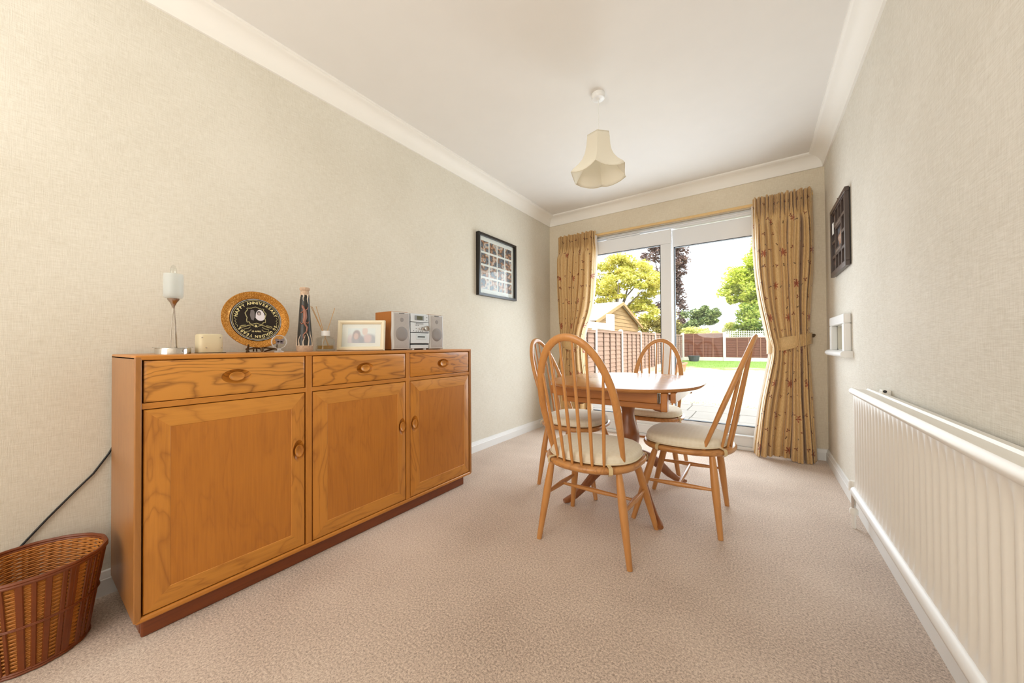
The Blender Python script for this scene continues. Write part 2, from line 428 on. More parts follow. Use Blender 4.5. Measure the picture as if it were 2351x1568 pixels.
# ------ patio door
d1 = tag(MB().box(DX0, DX1, YB+.015, YB+.085, DZ-.045, DZ).box(DX0, DX1, YB+.015, YB+.085, 0, .12)
    .box(DX0, DX0+.05, YB+.015, YB+.085, .12, DZ-.045).box(DX1-.05, DX1, YB+.015, YB+.085, .12, DZ-.045)
    .build('door_1', M['upvc'], bevel=.004), 'white sliding patio door across the end wall', None, kind='structure')
ZG0, ZG1 = .200, 1.868
def sash(name, x0, x1, y0, y1, z0, z1, gx0, gx1, gz0, gz1):
    mb = MB().box(x0, x1, y0, y1, gz1, z1).box(x0, x1, y0, y1, z0, gz0).box(x0, gx0, y0, y1, gz0, gz1).box(gx1, x1, y0, y1, gz0, gz1)
    s = mb.build(name, M['upvc'], d1, bevel=.004)
    g = MB()
    e = .006
    g.box(gx0, gx1, y0+.004, y1-.004, gz1-e, gz1).box(gx0, gx1, y0+.004, y1-.004, gz0, gz0+e).box(gx0, gx0+e, y0+.004, y1-.004, gz0, gz1).box(gx1-e, gx1, y0+.004, y1-.004, gz0, gz1)
    g.build('gasket', M['gasket'], s)
    MB().box(gx0+.002, gx1-.002, (y0+y1)/2-.003, (y0+y1)/2+.003, gz0+.002, gz1-.002).build('pane', M['pane'], s, smooth=0)
    return s
sash('sash', DX0+.045, -.672, YB-.012, YB+.030, .115, DZ-.055, DX0+.13, -.768, ZG0, ZG1+.018)
sash('sash', -.672, DX1-.045, YB+.034, YB+.078, .115, DZ-.055, -.655, DX1-.13, ZG0-.012, ZG1-.012)
MB().box(-1.31, -.965, YB-.006, YB+.02, DZ-.052, DZ-.034).build('trickle_vent', M['upvc'], d1, bevel=.003)
MB().box(DX0, DX1, YB-.012, YB+.02, DZ-.032, DZ-.024).build('frame_ridge', M['upvc'], d1, bevel=.003)
MB().box(DX0-.01, DX1+.01, YB-.045, YB+.03, 0, .028).box(DX0, DX1, YB-.022, YB+.02, .028, .112).box(DX0, DX1, YB-.03, YB+.02, .106, .122).build('threshold', M['upvc'], d1, bevel=.004)

# ------ curtain track
tk = thing('curtain_track', 'pale wooden curtain rail above the patio door', 'curtain rail', (-.75, YB-.03, 2.09))
MB().box(-1.86, .37, YB-.050, YB-.030, 2.079, 2.101).build('rail', flat('pale_wood_rail', (226, 190, 130), .45), tk, off=tk.location, bevel=.004)
for x in (-1.7, -.75, .2): MB().box(x-.012, x+.012, YB-.032, YB, 2.082, 2.098).build('bracket', M['upvc'], tk, off=tk.location)

# ------ curtains
def curtain(name, label, xl, xr, inner, seed, tie):
    """xl, xr: tables z -> x; inner: +1 if the window side is at small x"""
    rnd = random.Random(seed)
    NU, NZ = 320, 90; W = .80; Z0, Z1 = .012, 2.125
    ph = [rnd.uniform(0, 6.28) for _ in range(8)]
    npl = 9
    mb = MB(); mb.uv = []
    def pos(u, z, back=0.0):
        a, b = spline(xl, z), spline(xr, z)
        waist = math.exp(-((z-.90)/.17)**2)
        top = max(0, min(1, (z-1.90)/.10))
        low = max(0, min(1, (.9-z)/.7)); mid = max(0, min(1, (z-.95)/.3))
        # folds: pleats wander a little down the drop
        uu = u + .012*math.sin(3*z+ph[0]+u*5) + .010*math.sin(7*z+ph[1]+9*u)*(1-top)
        f1 = math.sin(2*PI*npl*uu+ph[2])
        f2 = math.sin(2*PI*(npl*.62)*uu+ph[3]+z*.8)
        f3 = math.sin(2*PI*(npl*1.9)*uu+ph[4]+z*.6)
        wob = uu + .018*math.sin(2*PI*2.3*uu+ph[3]) + .012*math.sin(2*PI*5.1*uu+ph[4])
        tube_ = abs(math.sin(PI*npl*wob))**.55
        minor = abs(math.sin(PI*npl*2.13*wob+ph[5]))**.7
        body = (tube_*(1.05+.35*math.sin(2*PI*1.7*u+ph[6]))+.35*minor)*1.25-.9
        head = (abs(math.sin(PI*npl*1.5*wob))**.6*1.3+.5*abs(math.sin(PI*npl*4*u)))-.8
        amp_b = .056 + .012*low
        ed_ = u if inner > 0 else 1-u
        amp = amp_b*(1-waist*.35)*(.25+.75*min(1, ed_/.10))
        yf = body*amp*(1-top) + head*.040*top
        # pinch just below the heading
        pin = math.exp(-((z-1.925)/.035)**2)
        yf *= 1-.45*pin
        # belly: swell out from the tie above and below it
        y = YB-.088 - .030*(1-top) - yf - .025*low
        e = abs(u-.5)*2; phi = npl*wob
        y += .03*waist*e**3
        # sideways gathering of folds
        x = a+(b-a)*u - (b-a)/npl*.155*math.sin(2*PI*phi)*(1-.35*waist)*(1-top)*max(0, min(1, (u-.05)*12, (.95-u)*12))
        edge = u if inner > 0 else 1-u
        if edge < .06: y += .05*(1-edge/.06)**2*(1-top*.5)
        if edge > .90: y += (YB-.010-y)*((edge-.90)/.10)**2.2
        zz = z + (.006*math.sin(2*PI*npl*u+ph[6]) if z > 2.08 else 0) + (.01*math.sin(7*u+ph[7]) if z < .08 else 0)
        return (x, min(y+back, YB-.006), max(zz, .004))
    for j in range(NZ+1):
        z = Z0+(Z1-Z0)*j/NZ
        for i in range(NU+1):
            u = i/NU; mb.v.append(pos(u, z)); mb.uv.append((u*W, z))
    for j in range(NZ):
        for i in range(NU):
            k = j*(NU+1)+i; mb.f.append((k, k+1, k+NU+2, k+NU+1))
    cx = (interp(xl, 1)+interp(xr, 1))/2
    t = thing(name, label, 'curtain', (cx, YB-.1, 0), group='curtains either side of the patio door')
    d = mb.build('drape', M['curtain'], t, off=t.location, smooth=180)
    # lining: a strip showing at the window-side edge
    ml = MB(); N = 14
    for j in range(NZ+1):
        z = Z0+.01+(Z1-Z0-.06)*j/NZ
        for i in range(N+1):
            u = (i/N*.07) if inner > 0 else 1-(i/N*.07)
            x, y, zz = pos(u, z, .010)
            if i < 3: x -= (.010, .007, .003)[i]*inner
            ml.v.append((x, min(y, YB-.004), z))
    for j in range(NZ):
        for i in range(N):
            k = j*(N+1)+i; ml.f.append((k, k+1, k+N+2, k+N+1))
    ml.build('lining', M['lining'], t, off=t.location, smooth=180)
    # tie-back: a shaped band wrapped round the waist up to a hook on the wall
    (xa, za, ha), (xb, zb, hb) = tie
    tb = MB(); tb.uv = []; n = 26
    rows = []
    for i in range(n+1):
        s = i/n; x = xa+(xb-xa)*s; zc = za+(zb-za)*s; hh = ha+(hb-ha)*s
        bulge = math.sin(PI*min(1, max(0, s)))**.45
        y = YB-.045 - .105*bulge
        rows.append((x, y, zc, hh))
    for (x, y, zc, hh) in rows:
        for q in (-.5, -.46, 0, .46, .5):
            tb.v.append((x, y+(.004 if abs(q) == .5 else 0), zc+q*hh)); tb.uv.append((x*1.0+.05, zc+q*hh+.03))
    for i in range(n):
        for q in range(4):
            k = i*5+q; tb.f.append((k, k+1, k+6, k+5))
    tb.build('tieback', M['curtain'], t, off=t.location, smooth=180, solid=.006)
    return t
cR = curtain('curtain', 'gold floral curtain tied back at the right of the patio door',
    [(0, -.036), (.15, -.022), (.41, .012), (.66, .055), (.86, .083), (.98, .062), (1.23, .021), (1.52, -.008), (1.82, -.02), (2.1, -.022)],
    [(0, .378), (.37, .366), (.7, .350), (.93, .343), (1.2, .352), (1.54, .372), (2.1, .373)], 1, 3,
    ((.064, .885, .115), (.352, .955, .085)))
cL = curtain('curtain', 'gold floral curtain tied back left of the patio door, partly behind the chairs',
    [(0, -1.87), (.4, -1.855), (.7, -1.831), (.93, -1.813), (1.2, -1.824), (1.54, -1.846), (2.1, -1.858)],
    [(0, -1.44), (.4, -1.47), (.64, -1.513), (.88, -1.548), (1.01, -1.545), (1.27, -1.463), (1.5, -1.427), (1.8, -1.402), (2.1, -1.398)], -1, 8,
    ((-1.818, .93, .085), (-1.540, .875, .10)))
for nm, x, z, lb in (('tieback_hook', .362, .975, 'small dark hook holding the right curtain tieback'), ('tieback_hook', -1.83, .945, 'small dark hook behind the left curtain')):
    t = MB().tube([(x, YB, z), (x, YB-.05, z), (x, YB-.062, z+.004)], [.004, .005, .011], 10).tube([(x, YB-.001, z), (x, YB-.006, z)], .014, 12)
    tag(t.build(nm, M['brass_dark']), lb, 'hook')

# ------ recess niche in right wall
nb = MB(); e = .004
nb.box(XR+.11, XR+.115, NY0, NY1, NZ0, NZ1).box(XR-.0, XR+.11, NY0-.001, NY0+e, NZ0, NZ1).box(XR, XR+.11, NY1-e, NY1+.001, NZ0, NZ1).box(XR, XR+.11, NY0, NY1, NZ1-e, NZ1+.001).box(XR, XR+.11, NY0, NY1, NZ0-.001, NZ0+e)
nt = thing('wall_niche', 'small white framed recess with a sill low on the right wall', 'niche', (XR, 3.0, NZ0))
nb.build('recess', flat('niche_paint', (226, 222, 208), .6, var=.01), nt, off=nt.location)
nf = MB(); FW = .058
nf.box(XR-.034, XR, NY0-FW, NY1+FW, NZ1, NZ1+FW).box(XR-.034, XR, NY0-FW, NY0, NZ0-.005, NZ1).box(XR-.034, XR, NY1, NY1+FW, NZ0-.005, NZ1)
nf.build('frame', M['gloss'], nt, off=nt.location, bevel=.006)
_sp = [(XR, -.036), (XR-.034, -.036), (XR-.046, -.032), (XR-.053, -.022), (XR-.053, -.012), (XR-.046, -.002), (XR-.034, .002), (XR, .002)]
MB().loops([[(x, y, NZ0-.005+z) for x, z in _sp] for y in (NY0-FW-.025, NY1+FW+.06)]).build('sill', M['gloss'], nt, off=nt.location, smooth=50)

# ------ radiator
RY0, RY1 = .15, 2.262
rd = thing('radiator', 'long cream ribbed radiator low on the right wall', 'radiator', (XR-.06, 1.2, 0))
mb = MB(); pitch = .0445; ny = int((RY1-RY0)/pitch)*8
zs = [(.245, 0), (.262, .15), (.29, .6), (.34, 1), (.45, 1), (.58, 1), (.63, .7), (.66, .25), (.675, 0)]
xf = XR-.082
for j, (z, a) in enumerate(zs):
    for i in range(ny+1):
        y = RY0+.01+(RY1-RY0-.02)*i/ny
        ph = (y/pitch) % 1.0
        d = .5+.5*math.cos(2*PI*ph); d = .5*d+.5*abs(2*ph-1)
        mb.v.append((xf + .0145*a*d , y, z))
for j in range(len(zs)-1):
    for i in range(ny):
        k = j*(ny+1)+i; mb.f.append((k, k+1, k+ny+2, k+ny+1))
mb.build('ribbed_panel', M['rad'], rd, off=rd.location, smooth=180)
mb = MB()
L = []
prof = [(xf+.012, .672), (xf-.002, .674), (xf-.010, .680), (xf-.0135, .690), (xf-.011, .700), (xf-.003, .707), (xf+.006, .706), (xf+.009, .700), (xf+.046, .700), (xf+.050, .707), (XR-.012, .705), (XR-.012, .672)]
for y in (RY0, RY1): L.append([(x, y, z) for x, z in prof])
mb.loops(L).build('top_casing', M['rad'], rd, off=rd.location, smooth=35)
prof = [(xf+.012, .248), (xf+.002, .250), (xf-.012, .240), (xf-.016, .226), (xf-.012, .212), (xf, .205), (xf+.03, .205), (xf+.03, .248)]
MB().loops([[(x, y, z) for x, z in prof] for y in (RY0-.01, RY1-.01)]).build('bottom_rail', M['gloss'], rd, off=rd.location, smooth=50)
MB().box(xf+.010, XR-.02, RY0+.005, RY1-.005, .21, .69).build('back_panel', M['rad'], rd, off=rd.location)
for y in (1.06, 2.05):
    MB().box(XR-.028, XR, y, y+.045, .695, .722).build('bracket', M['rad'], rd, off=rd.location, bevel=.004)
    MB().tube([(XR-.020, y-.004, .716), (XR-.020, y, .716)], .006, 8).build('bracket_screw', M['black'], rd, off=rd.location)
mb = MB().tube([(XR-.062, 2.40, .10), (XR-.062, 2.40, .180)], .009, 10).tube([(XR-.062, 2.40, .165), (XR-.062, 2.255, .180)], .010, 10)
mb.build('valve_body', M['chrome'], rd, off=rd.location)
MB().lathe([(.014, 0), (.019, .004), (.019, .040), (.015, .052)], (XR-.062, 2.40, .180), 16).build('valve_cap', M['rad'], rd, off=rd.location)
MB().tube([(XR-.062, 2.40, 0), (XR-.062, 2.40, .10)], .008, 10).lathe([(.017, .0), (.017, .02), (.01, .03)], (XR-.062, 2.40, .07), 12).build('pipe', M['rad'], rd, off=rd.location)

# ================================================================== sideboard
SX, SB = -1.57, -1.982
Y0, Y1, ZT = .222, 1.772, .890
sb = thing('sideboard', 'long honey-coloured wooden sideboard with three drawers and three doors', 'sideboard', (-1.78, 1.0, 0))
O = sb.location
TH = .017
def part(mb, name, mat, parent=sb, **k): return mb.build(name, mat, parent, off=O, **k)
# outline of the case seen from the front, mitred and slightly rounded, extruded in x
part(MB().box(SB, SX, Y0, Y1, ZT-.0155, ZT), 'top', M['sb_case_y'], bevel=.004, bseg=3)
for a in (Y0, Y1-TH): part(MB().box(SB, SX+.0004, a, a+TH, .066, ZT-.004), 'side', M['sb_case_z'], bevel=.004, bseg=3)
part(MB().box(SB, SX+.0002, Y0+.004, Y1-.004, .060, .078), 'bottom', M['sb_case_y'], bevel=.006, bseg=3)
part(MB().box(SB+.001, SB+.008, Y0+TH, Y1-TH, .078, ZT-.015), 'back_board', M['sb_in'])
part(MB().box(SB, SX-.004, Y0+TH, Y1-TH, .7205, .7395), 'drawer_rail', M['sb_case_y'], bevel=.0015)
for y in (.7245, 1.2435): part(MB().box(SB, SX-.0032, y, y+.0245, .078, ZT-.015), 'divider', M['sb_divider'], bevel=.0015)
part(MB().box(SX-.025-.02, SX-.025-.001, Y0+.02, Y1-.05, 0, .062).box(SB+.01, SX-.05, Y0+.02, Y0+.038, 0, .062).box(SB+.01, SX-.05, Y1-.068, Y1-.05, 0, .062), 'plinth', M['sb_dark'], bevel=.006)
part(MB().box(SX-.10, SX-.06, Y0+TH, Y1-TH, .08, ZT-.02), 'shadow_board', M['sb_in'])
def ellipsoid(c, r, seg=28, rings=12):
    mb = MB(); L = []
    for j in range(1, rings):
        a = -PI/2+PI*j/rings
        L.append([(c[0]+r[0]*math.sin(a), c[1]+r[1]*math.cos(a)*math.cos(2*PI*k/seg), c[2]+r[2]*math.cos(a)*math.sin(2*PI*k/seg)) for k in range(seg)])
    mb.loops(L); return mb
def carve(o, c, r):
    """cut a hollow into o (finished mesh, cutter removed)"""
    cut = ellipsoid(c, r).build('cutter', M['black'], off=O); cut.parent = o.parent
    b = o.modifiers.new('cut', 'BOOLEAN'); b.operation = 'DIFFERENCE'; b.object = cut; b.solver = 'EXACT'
    dg = bpy.context.evaluated_depsgraph_get()
    me = bpy.data.meshes.new_from_object(o.evaluated_get(dg)); me.set_sharp_from_angle(angle=math.radians(35))
    mats = [m_ for m_ in o.data.materials]
    o.modifiers.clear(); o.data = me
    me.materials.clear()
    for m_ in mats[:1]: me.materials.append(m_)
    for p in me.polygons: p.material_index = 0
    bpy.data.objects.remove(cut)
def knob(c, ry, rz, name='knob', parent=None, mat=None):
    # shallow dished oval pull standing in its hollow
    L = []
    for f, dx in ((.62, -.016), (.78, -.008), (.98, .0005), (1.0, .003), (.97, .0048), (.90, .0050), (.80, .0036), (.5, .0012), (.2, .0004)):
        L.append([(c[0]+dx, c[1]+ry*f*math.cos(2*PI*k/28), c[2]+rz*f*math.sin(2*PI*k/28)) for k in range(28)])
    return MB().loops(L).build(name, mat or M['sb_front_y'], parent, off=O, smooth=50)
FX = SX-.001
def bevelled(y0, y1, z0, z1, dep=.032, b=.006, bw=.022):
    # panel whose face rises from a low rim
    def rect(i, x): return [(x, y0+i, z0+i), (x, y1-i, z0+i), (x, y1-i, z1-i), (x, y0+i, z1-i)]
    return MB().loops([rect(0, FX-dep), rect(0, FX-b), rect(.0015, FX-b+.002), rect(bw*.4, FX-.0015), rect(bw, FX+.001)])
G = .003
cells = [(.2405, .7230), (.7505, 1.2420), (1.2695, 1.7535)]
wd = [wood('elm_drawer_%s' % n, b_, d_, 'y', rings=r_, figure=1.1, fine=.4, loc=l_) for n, b_, d_, r_, l_ in
      (('bold', (212, 144, 60), (122, 70, 22), 12, (.2, .9, 4.0)), ('swirl', (208, 138, 52), (130, 74, 22), 9, (1.7, 2.1, .6)), ('straight', (204, 132, 48), (126, 70, 22), 10, (4.4, 3.3, 9.1)))]
for (a, b), mt, cy in zip(cells, wd, (.482, .998, 1.516)):
    d = part(bevelled(a+G, b-G, .7415, .8725), 'drawer', mt, smooth=35)
    carve(d, (FX+.006, cy, .807), (.024, .047, .027))
    knob((FX-.001, cy, .807), .024, .0165, parent=d)
for idx, ((a, b), hy) in enumerate(zip(cells, (.696, 1.217, 1.300))):
    z0, z1 = .0805, .7180; y0, y1 = a+G, b-G
    fl, fr, ft = (.062, .054, .062)
    d = part(MB().box(FX-.030, FX-.0012, y0+fl-.002, y1-fr+.002, z0+ft-.002, z1-ft+.002), 'door', M['sb_panel'], bevel=.001)
    def piece(o4, mat, name):
        # outer edge low, inner edge high, mitred; o4 = outer a, outer b, inner b, inner a
        (ya, za), (yb, zb), (yc, zc), (yd, zd) = o4
        mid = .35
        def lerp(p, q, t): return (p[0]+(q[0]-p[0])*t, p[1]+(q[1]-p[1])*t)
        oa, ob, ib, ia = (ya, za), (yb, zb), (yc, zc), (yd, zd)
        m1, m2 = lerp(oa, ia, mid), lerp(ob, ib, mid)
        e1, e2 = lerp(oa, ia, .03), lerp(ob, ib, .03)
        i1, i2 = lerp(oa, ia, .97), lerp(ob, ib, .97)
        L = []
        for P, Q in ((oa, ob), ):
            pass
        sec = [(oa, ob, FX-.030), (oa, ob, FX-.006), (e1, e2, FX-.004), (m1, m2, FX-.0005), (i1, i2, FX), (ia, ib, FX-.0015), (ia, ib, FX-.030)]
        mb = MB(); mb.loops([[(x, p[0], p[1]) for p, q, x in sec], [(x, q[0], q[1]) for p, q, x in sec]])
        return mb.build(name, mat, d, off=O, smooth=25)
    Ao, Bo, Co, Do = (y0, z0), (y1, z0), (y1, z1), (y0, z1)
    Ai, Bi, Ci, Di = (y0+fl, z0+ft), (y1-fr, z0+ft), (y1-fr, z1-ft), (y0+fl, z1-ft)
    piece((Do, Co, Ci, Di), M['sb_front_y'], 'rail'); piece((Ao, Bo, Bi, Ai), M['sb_front_y'], 'rail')
    s1 = piece((Ao, Do, Di, Ai), M['sb_stile'], 'stile'); s2 = piece((Bo, Co, Ci, Bi), M['sb_stile'], 'stile')
    hs = s1 if idx == 2 else s2
    carve(hs, (FX+.006, hy, .480), (.024, .0245, .047))
    knob((FX-.001, hy, .480), .0165, .025, parent=d, mat=M['sb_stile'])

# ================================================================== things on the sideboard
Z = ZT
t = thing('table_lamp', 'slim chrome lamp with frosted glass shade at sideboard left end', 'lamp', (-1.80, .355, Z)); O2 = t.location
MB().lathe([(.050, 0), (.050, .020), (.049, .022)], O2, 40).build('base', M['chrome'], t, off=O2)
MB().lathe([(.056, .0222), (.056, .0255)], O2, 40).build('base_plate', M['glass'], t, off=O2)
for dx, dy, r in ((.010, -.010, .0018), (.0, .006, .0030), (-.008, .012, .0016)):
    MB().tube([(-1.80+dx, .355+dy, Z+.02), (-1.80+dx*.5, .355+dy*.6, Z+.11), (-1.80, .356, Z+.19)], r, 8).build('stem', M['chrome'], t, off=O2)
MB().lathe([(.0035, .170), (.005, .180), (.010, .192), (.0165, .202), (.018, .208), (.0165, .208)], O2, 24).build('cup', M['copper'], t, off=O2)
MB().lathe([(.012, .207), (.024, .209), (.028, .216), (.0285, .232), (.0285, .285), (.0275, .300), (.0255, .300), (.0262, .285), (.0262, .232), (.025, .218), (.012, .212)], O2, 32).build('shade', M['frost'], t, off=O2, smooth=60)
MB().lathe([(.010, .300), (.0095, .318), (.006, .330), (.001, .334)], O2, 16).build('bulb', M['glass'], t, off=O2)
MB().lathe([(.009, .21), (.009, .30)], O2, 16).build('bulb_holder', M['frost'], t, off=O2)

t = thing('candle_holder', 'squat cream square candle holder with tiny studs, right of the lamp', 'candle holder', (-1.80, .460, Z)); O2 = t.location
wax = translucent('cream_wax', (238, 226, 192), .25, .5)
mb = MB(); f = sup(.038, .038, 5, 48); L = []
for ins, z in ((.001, .003), (0, .006), (0, .070), (.002, .074), (.005, .076), (.008, .074), (.009, .066), (.010, .064)):
    L.append([(O2.x+x, O2.y+y, Z+z) for x, y in f(ins)])
mb.loops(L).build('body', wax, t, off=O2, smooth=50)
for y, z in ((-.030, .062), (.026, .062), (-.018, .022), (.030, .022)):
    MB().tube([(O2.x+.0375, O2.y+y, Z+z), (O2.x+.0405, O2.y+y, Z+z)], [.0026, .0018], 10).build('stud', M['chrome'], t, off=O2)
MB().box(O2.x-.036, O2.x+.040, O2.y-.036, O2.y+.044, Z, Z+.003).build('foot', M['brass_dark'], t, off=O2)

# -- anniversary plate on an easel
PC = Vector((-1.815, .628, Z+.143)); PR = .127; LEAN = math.radians(11)
pm = Matrix.Translation(PC) @ Matrix.Rotation(math.radians(-3), 4, 'Z') @ Matrix.Rotation(-LEAN, 4, 'Y')
def onplate(y, z, x=0.0): return tuple(pm @ Vector((x, y, z)))
def pring(prof, seg=64, cap=True):
    return MB().loops([[onplate(r*math.cos(2*PI*k/seg), r*math.sin(2*PI*k/seg), x) for k in range(seg)] for r, x in prof], cap, cap)
t = thing('anniversary_plate', 'round gold-rimmed plate with black anniversary picture, propped upright', 'plate', PC)
gold = NT('gilt_mottled_rim'); n_ = gold.noise(gold.coord(), 240, 3, .7)
gold.col(gold.ramp(n_, [(.35, lin((150, 92, 30))), (.55, lin((206, 142, 58))), (.75, lin((240, 204, 130)))])); gold.set(.28, .55); gold.bump(n_, .4, .0006)
pring([(.0, -.006), (.095, -.006), (PR-.002, .008), (PR, .010), (PR-.001, .0125), (PR-.008, .0125), (.098, .003), (.094, .0005), (0, .0005)]).build('rim', gold.m, t, off=PC, smooth=45)
blk = flat('black_glazed_disc', (40, 33, 28), .32, var=.1, Specular_IOR_Level=.25)
pring([(.0965, .002), (.0955, .0035), (.090, .0022), (0, .0022)]).build('disc', blk, t, off=PC, smooth=30)
ink = flat('pale_gold_lettering', (236, 222, 160), .5, var=.03); silver = flat('silver_band', (200, 200, 205), .15, .9)
pring([(.0945, .0034), (.0942, .0046), (.0915, .0046), (.0912, .0026)], cap=False).build('silver_line', silver, t, off=PC)
mb = MB()
mb.loops([[onplate(r*math.cos(2*PI*k/64), r*math.sin(2*PI*k/64), .0028) for k in range(64)] for r in (.0868, .0880)], False, False)
mb.build('gold_line', ink, t, off=PC)
def text_mesh(ch, size):
    cu_ = bpy.data.curves.new('letter', 'FONT'); cu_.body = ch; cu_.size = size; cu_.align_x = 'CENTER'; cu_.offset = size*.022; cu_.resolution_u = 3
    ob = bpy.data.objects.new('letter', cu_); C.objects.link(ob)
    me = bpy.data.meshes.new_from_object(ob.evaluated_get(bpy.context.evaluated_depsgraph_get()))
    vs = [tuple(v.co) for v in me.vertices]; fs = [tuple(p.vertices) for p in me.polygons]
    bpy.data.objects.remove(ob); bpy.data.curves.remove(cu_); bpy.data.meshes.remove(me)
    return vs, fs
def arc_text(mb, s, R, a0, a1, size, inward):
    """letters spread from angle a0 to a1 (degrees) on radius R, seen from +x (y to the right is +y)"""
    n = len(s)
    wid = {'I': .5, ' ': .55, 'M': 1.2, 'L': .85}
    ws = [wid.get(c, 1.0) for c in s]; tot = sum(ws); acc = 0
    for c, w_ in zip(s, ws):
        a = math.radians(a0+(a1-a0)*(acc+w_/2)/tot); acc += w_
        if c == ' ': continue
        vs, fs = text_mesh(c, size); i = len(mb.v)
        # local letter axes on the plate (y right as seen from the room, z up)
        rad_ = Vector((math.cos(a), math.sin(a)))
        up = rad_ if not inward else -rad_
        rt = Vector((up.y, -up.x))
        base = rad_*R
        for v in vs:
            p = base + rt*v[0]*1.0 + up*v[1]
            mb.v.append(onplate(p.x, p.y, .0030))
        mb.f += [tuple(i+k for k in f_) for f_ in fs]
mb = MB()
arc_text(mb, 'HAPPY ANNIVERSARY', .0705, 172, 12, .0175, False)
arc_text(mb, '50 GOLDEN YEARS', .0705, -18, -152, .0165, False)
def line_text(mb, s, y, z, size):
    vs, fs = text_mesh(s, size); i = len(mb.v)
    for v in vs: mb.v.append(onplate(y+v[0], z+v[1], .0030))
    mb.f += [tuple(i+k for k in f_) for f_ in fs]
line_text(mb, '&', -.004, -.034, .016)
line_text(mb, '10 APRIL', -.004, -.056, .0095)
tag(mb.build('lettering', ink, t, off=PC, smooth=0), kind='stuff')
scr = flat('olive_gold_scrollwork', (176, 166, 118), .5)
mb = MB()
def ribbon(pts, w): mb.tube([onplate(y, z, .0028) for y, z in pts], w, 5, ref=(1,0,0))
fr = []
for k in range(49):
    a = 2*PI*k/48; r = 1+.07*math.sin(9*a)+.04*math.sin(17*a)
    fr.append((-.002+.036*r*math.copysign(abs(math.cos(a))**.6, math.cos(a)), .017+.037*r*math.copysign(abs(math.sin(a))**.6, math.sin(a))))
ribbon(fr, .0017)
for s_ in (-1, 1):
    ribbon([(-.003+s_*y, z) for y, z in ((.006, -.030), (.018, -.024), (.030, -.027), (.044, -.034), (.056, -.036), (.060, -.032), (.052, -.028), (.038, -.026))], .0018)
    ribbon([(-.003+s_*y, z) for y, z in ((.022, -.033), (.030, -.040), (.046, -.044), (.044, -.054), (.026, -.052), (.020, -.044))], .0013)
    ribbon([(s_*y, z) for y, z in ((.076, .012), (.080, .004), (.074, -.003), (.079, -.009), (.074, -.016), (.077, -.022), (.070, -.028), (.071, -.034))], .0010)
mb.build('scrollwork', scr, t, off=PC)
mb = MB()
for pts in ([(-.020, .043), (-.010, .044), (-.006, .036), (-.007, .012), (-.012, -.004), (-.020, 0), (-.024, .02)],): mb.prism([onplate(y, z, .0026) for y, z in pts], (.0003, 0, 0))
mb.build('dark_suit_figure', flat('grey_print', (120, 112, 112), .5), t, off=PC)
mb = MB(); mb.prism([onplate(.014+.017*math.cos(a)*(1.0 if math.sin(a) > 0 else 1.1), .016+(.030 if math.sin(a) > 0 else .020)*math.sin(a), .0027) for a in (2*PI*k/24 for k in range(24))], (.0003, 0, 0))
mb.build('white_veil_figure', flat('white_print', (232, 226, 232), .5), t, off=PC)
mb = MB(); mb.prism([onplate(.010+.0075*math.cos(a), .030+.010*math.sin(a), .0031) for a in (2*PI*k/20 for k in range(20))], (.0002, 0, 0)); mb.build('dark_hair', flat('dark_print', (70, 62, 64), .5), t, off=PC)
mb = MB(); mb.prism([onplate(.010+.0048*math.cos(a), .028+.0065*math.sin(a), .0034) for a in (2*PI*k/20 for k in range(20))], (.0002, 0, 0)); mb.build('pale_face', flat('pale_print', (190, 176, 172), .5), t, off=PC)
# easel
t = thing('plate_easel', 'small dark bronze easel holding the anniversary plate', 'stand', (-1.80, .64, Z)); O2 = t.location
mb = MB()
for s_ in (-1, 1):
    y = .636+s_*.050
    mb.tube([(-1.835, y*.6+.636*.4, Z+.003), (-1.80, y, Z+.014), (-1.772, y+s_*.004, Z+.016), (-1.765, y+s_*.004, Z+.034)], [.003, .0045, .0045, .0028], 8)
    mb.tube([(-1.775, y, Z+.014), (-1.762, y+s_*.012, Z+.0025)], .0035, 8)
    mb.tube([(-1.80, .636, Z+.016), (-1.785, .636+s_*.018, Z+.020), (-1.78, y, Z+.014)], .0035, 8)
mb.tube([(-1.78, .636, Z+.018), (-1.775, .636, Z+.004)], [.009, .005], 10)
mb.tube([(-1.835, .636, Z+.003), (-1.862, .636, Z+.10), (-1.872, .636, Z+.003)], .003, 8)
mb.build('easel_frame', M['brass_dark'], t, off=O2)

t = thing('glass_ornament', 'small clear glass disc ornament with a butterfly, before the plate', 'ornament', (-1.70, .672, Z)); O2 = t.location
def disc_x(mb, c, r0, r1, x0, x1, seg=36):
    mb.loops([[(c[0]+x, c[1]+r*math.cos(2*PI*k/seg), c[2]+r*math.sin(2*PI*k/seg)) for k in range(seg)] for r, x in ((r0, x0), (r0, x1), (r1, x1), (r1, x0), (r0, x0))], False, False); return mb
cgl = (-1.70, .672, Z+.045)
mb = MB(); mb.loops([[(cgl[0]+x, cgl[1]+r*math.cos(2*PI*k/36), cgl[2]+r*math.sin(2*PI*k/36)) for k in range(36)] for r, x in ((.020, -.006), (.028, -.005), (.0295, 0), (.028, .005), (.020, .006))])
mb.build('disc', M['glass'], t, off=O2)
disc_x(MB(), cgl, .0300, .0278, -.004, .004).build('ring', glass('milky_glass_rim', (.95, .97, 1), .05, 1.6, .55, (.93, .95, .97)), t, off=O2)
MB().lathe([(.018, 0), (.018, .004), (.008, .008), (.006, .016)], (-1.70, .672, Z), 20).build('foot', glass('milky_glass_foot', (.95, .97, 1), .05, 1.6, .4, (.93, .95, .97)), t, off=O2)
mb = MB()
